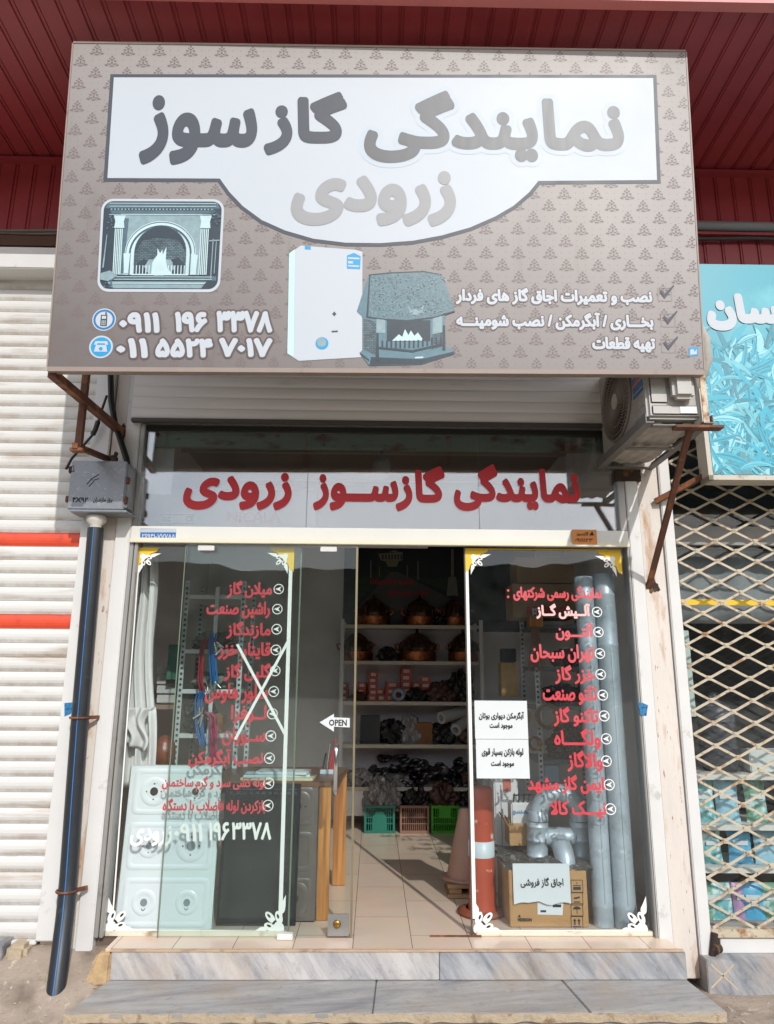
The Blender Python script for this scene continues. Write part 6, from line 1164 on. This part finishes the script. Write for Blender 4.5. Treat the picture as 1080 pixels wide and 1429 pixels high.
q = MB(); q.lathe([(0, .085), (.15, .085), (.155, .10), (.125, .104)], (cp_.x, .80, ZF), 24); q.build('cone_foot', pm('faded dusty orange', '#a88371', .7), cn)
q = MB(); q.box(cp_.x-.13, cp_.x+.13, .66, .92, ZF+.002, ZF+.026); q.box(cp_.x-.12, cp_.x-.04, .67, .91, ZF+.0265, ZF+.058); q.box(cp_.x+.04, cp_.x+.12, .67, .91, ZF+.0265, ZF+.058); q.box(cp_.x-.13, cp_.x+.13, .66, .92, ZF+.0585, ZF+.083); q.build('wooden_block', pm('rough pallet wood', '#9c7a58', .8, var=.25, vs=8, st=(1, 6, 6)), None, 'small pallet wood block under the faded cone', 'wooden block', bevel=.003, loc=(cp_.x, .8, ZF))
# right wall racks and goods
zr = [at(760, y_, 1.25).z for y_ in (1060, 985, 930, 872)]
rack('shelving_unit', 'dark slotted angle rack of goods behind the right window', at(752, 1000, 1.2).x, 1.70, 1.2, 1.7, zr, 2.2, pm('grey steel shelf', '#6d7277', .5))
brass = pm('brass coil', '#8a7038', .3, .8, var=.2)
def coil(px_, py_, r_, lab):
    o = at(px_, py_, 1.12); q = MB()
    for k in range(4): q.tube([o+Vector((r_*(1+.06*k)*math.cos(a/10*math.pi)*(.75+.1*k), -.012*k, r_*(1+.05*k)*math.sin(a/10*math.pi))) for a in range(21)], .006, 6, False)
    q.build('brass_coil', brass, None, lab, 'coil', 'brass coils on the right rack', loc=o)
coil(728, 1000, .045, 'left brass ring coil hanging on the right rack'); coil(763, 999, .075, 'larger brass ring coil right of the paper notice'); coil(745, 1037, .04, 'lowest brass ring coil on the right rack')
p = at(748, 905, 1.15); bmx = thing('hanging_brush', 'bundle of pale brown bristles hanging at the right rack', 'brush', (p.x, 1.15, p.z)); q = MB(); r2 = random.Random(3)
for k in range(60): dx, dy = r2.uniform(-.04, .04), r2.uniform(-.04, .04); q.tube([(p.x+dx*.5, 1.15+dy, p.z+.16), (p.x+dx, 1.15+dy, p.z), (p.x+dx*1.5, 1.15+dy, p.z-.14+r2.uniform(-.03, .03))], .003, 4)
q.build('bristles', pm('pale straw bristle', '#8f6f58', .8, var=.3, vs=30), bmx); q = MB(); q.box(p.x-.05, p.x+.05, 1.1, 1.2, p.z+.16, p.z+.24); q.build('head', wood, bmx)
def gbox(x0, y0, x1, y1, Y, d, mt, name, lab, cat): a, b_ = at(x0, y1, Y), at(x1, y0, Y); q = MB(); q.box(a.x, b_.x, Y, Y+d, a.z, b_.z); return q.build(name, mt, None, lab, cat, bevel=.004, loc=((a.x+b_.x)/2, Y, a.z))
kc = pm('printed kraft carton', '#8d7355', .7, var=.1, vs=3); cA = gbox(716, 815, 800, 862, 1.3, .3, kc, 'carton', 'large kraft carton with red print high on the right rack', 'carton')
q = MB(); zz = YP(1.2985); letters(q, zz, 'RADMAN', (735, 858, 785, 868), (.003, .004), .001, fa=False, res=2) if False else letters(q, zz, 'ROMANO', (735, 846, 790, 857), (.003, .004), .001, fa=False, res=2); q.build('carton_lettering', vin_r, cA)
gbox(722, 778, 800, 813, 1.32, .3, kc, 'carton', 'upper kraft carton stacked above the red printed one', 'carton')
gbox(700, 925, 722, 972, 1.1, .12, pm('ochre bottle', '#8b6a35', .5, var=.3, vs=20), 'oil_can', 'ochre tin can above the paper notices', 'can'); gbox(701, 905, 720, 924, 1.1, .1, ink, 'black_tin', 'black tin on top of the ochre can', 'tin')
gbox(760, 1068, 780, 1092, 1.22, .12, pm('pale blue carton', '#9fb4bd', .6, var=.1), 'carton', 'pale blue white carton on the right rack beside the slotted post', 'carton')
for i, (px_, py_, rx, h_, mi, lb) in enumerate(((790, 978, .14, .12, 0, 'dark bag of fittings on the upper right rack'), (800, 1052, .14, .16, 0, 'dark bag of fittings on the middle right rack'), (795, 925, .12, .1, 2, 'brown bag on the top right rack'), (800, 1085, .13, .2, 2, 'brown bag low on the right rack'))):
    p = at(px_, py_, 1.3); zl = min(zr, key=lambda z: abs(z-p.z)); lump('bag_of_parts', lb, 'bag', p.x, 1.35, zl, rx, .13, h_, bagm[mi], 120+i)
# things high behind the transom
p = at(532, 655, 1.5); lm = thing('hanging_lamp', 'unlit white lamp globe hanging behind the transom glass', 'lamp', (p.x, 1.5, 3.68)); q = MB(); q.lathe([(0, -.09), (.05, -.085), (.078, -.05), (.082, .03), (.07, .08), (.03, .10), (.025, .14)], (p.x, 1.5, p.z), 22); q.build('globe', pm('white lamp glass', '#c9cccd', .2), lm)
q = MB(); q.tube([(p.x, 1.5, p.z+.14), (p.x, 1.5, 3.68)], .012, 8); q.build('stem', pm('grey stem', '#77736f', .5), lm)
notice('white_sheet', 'white sheet stuck inside the upper left corner of the transom glass', 'sheet', YP(.09), (203, 616, 245, 690), [], .02, n0=.0)
a, b_ = at(225, 736, .5), at(442, 684, .5); bxn = thing('white_carton', 'long white printed carton lying behind the left transom glass', 'carton', ((a.x+b_.x)/2, .6, a.z)); q = MB(); q.box(a.x, b_.x, .5, .8, a.z, b_.z); q.build('carton', pm('white glossy carton', '#b9bcbc', .5, var=.05), bxn, bevel=.006)
NP = YP(.4985); q = MB(); letters(q, NP, 'NICALA', (317, 714, 392, 730), (.004, .005), .001, fa=False, res=2); q.build('lettering', pm('red orange print', '#b5533c', .5), bxn)
q = MB(); letters(q, NP, 'GLC', (227, 721, 238, 728), (.001, .0015), .001, fa=False, res=2); letters(q, NP, 'CE', (260, 720, 270, 728), (.001, .0015), .001, fa=False, res=2)
for x_ in (224, 241, 258): [q.ppoly(NP, z, .001) for z in ([(x_, 718), (x_+15, 718), (x_+15, 719), (x_, 719)], [(x_, 730), (x_+15, 730), (x_+15, 731), (x_, 731)])]
q.build('certificate_marks', pm('grey print', '#5f6670', .5), bxn)
q = MB(); zb = at(300, 738, .5).z; q.box(-1.76, .4, .45, 1.0, zb-.03, zb-.002); q.build('high_shelf', met_w, None, 'high white shelf carrying the long printed carton behind the transom', 'shelf', loc=(-.7, .7, zb))

# small stones and grit on the concrete
gr = random.Random(21); q = MB()
for k in range(260):
    x_ = gr.uniform(-1.95, -1.3) if k < 130 else gr.uniform(1.66, 2.3); y_ = gr.uniform(-.75, -.12); r_ = gr.uniform(.002, .009)*(1.5 if gr.random() < .1 else 1); z_ = gz(x_, y_)+r_*.3
    if -1.3 < x_ < 1.64: continue
    q.add([(x_+r_*gr.uniform(.6, 1.2)*a, y_+r_*gr.uniform(.6, 1.2)*b_, z_+r_*.6*c) for a, b_, c in ((1, 0, 0), (0, 1, 0), (-1, 0, 0), (0, -1, 0), (0, 0, 1), (0, 0, -1))], [(0, 1, 4), (1, 2, 4), (2, 3, 4), (3, 0, 4), (1, 0, 5), (2, 1, 5), (3, 2, 5), (0, 3, 5)])
q.build('gravel', stone_tan, None, 'loose grit and small stones on the concrete beside the steps', 'gravel', kind='stuff')
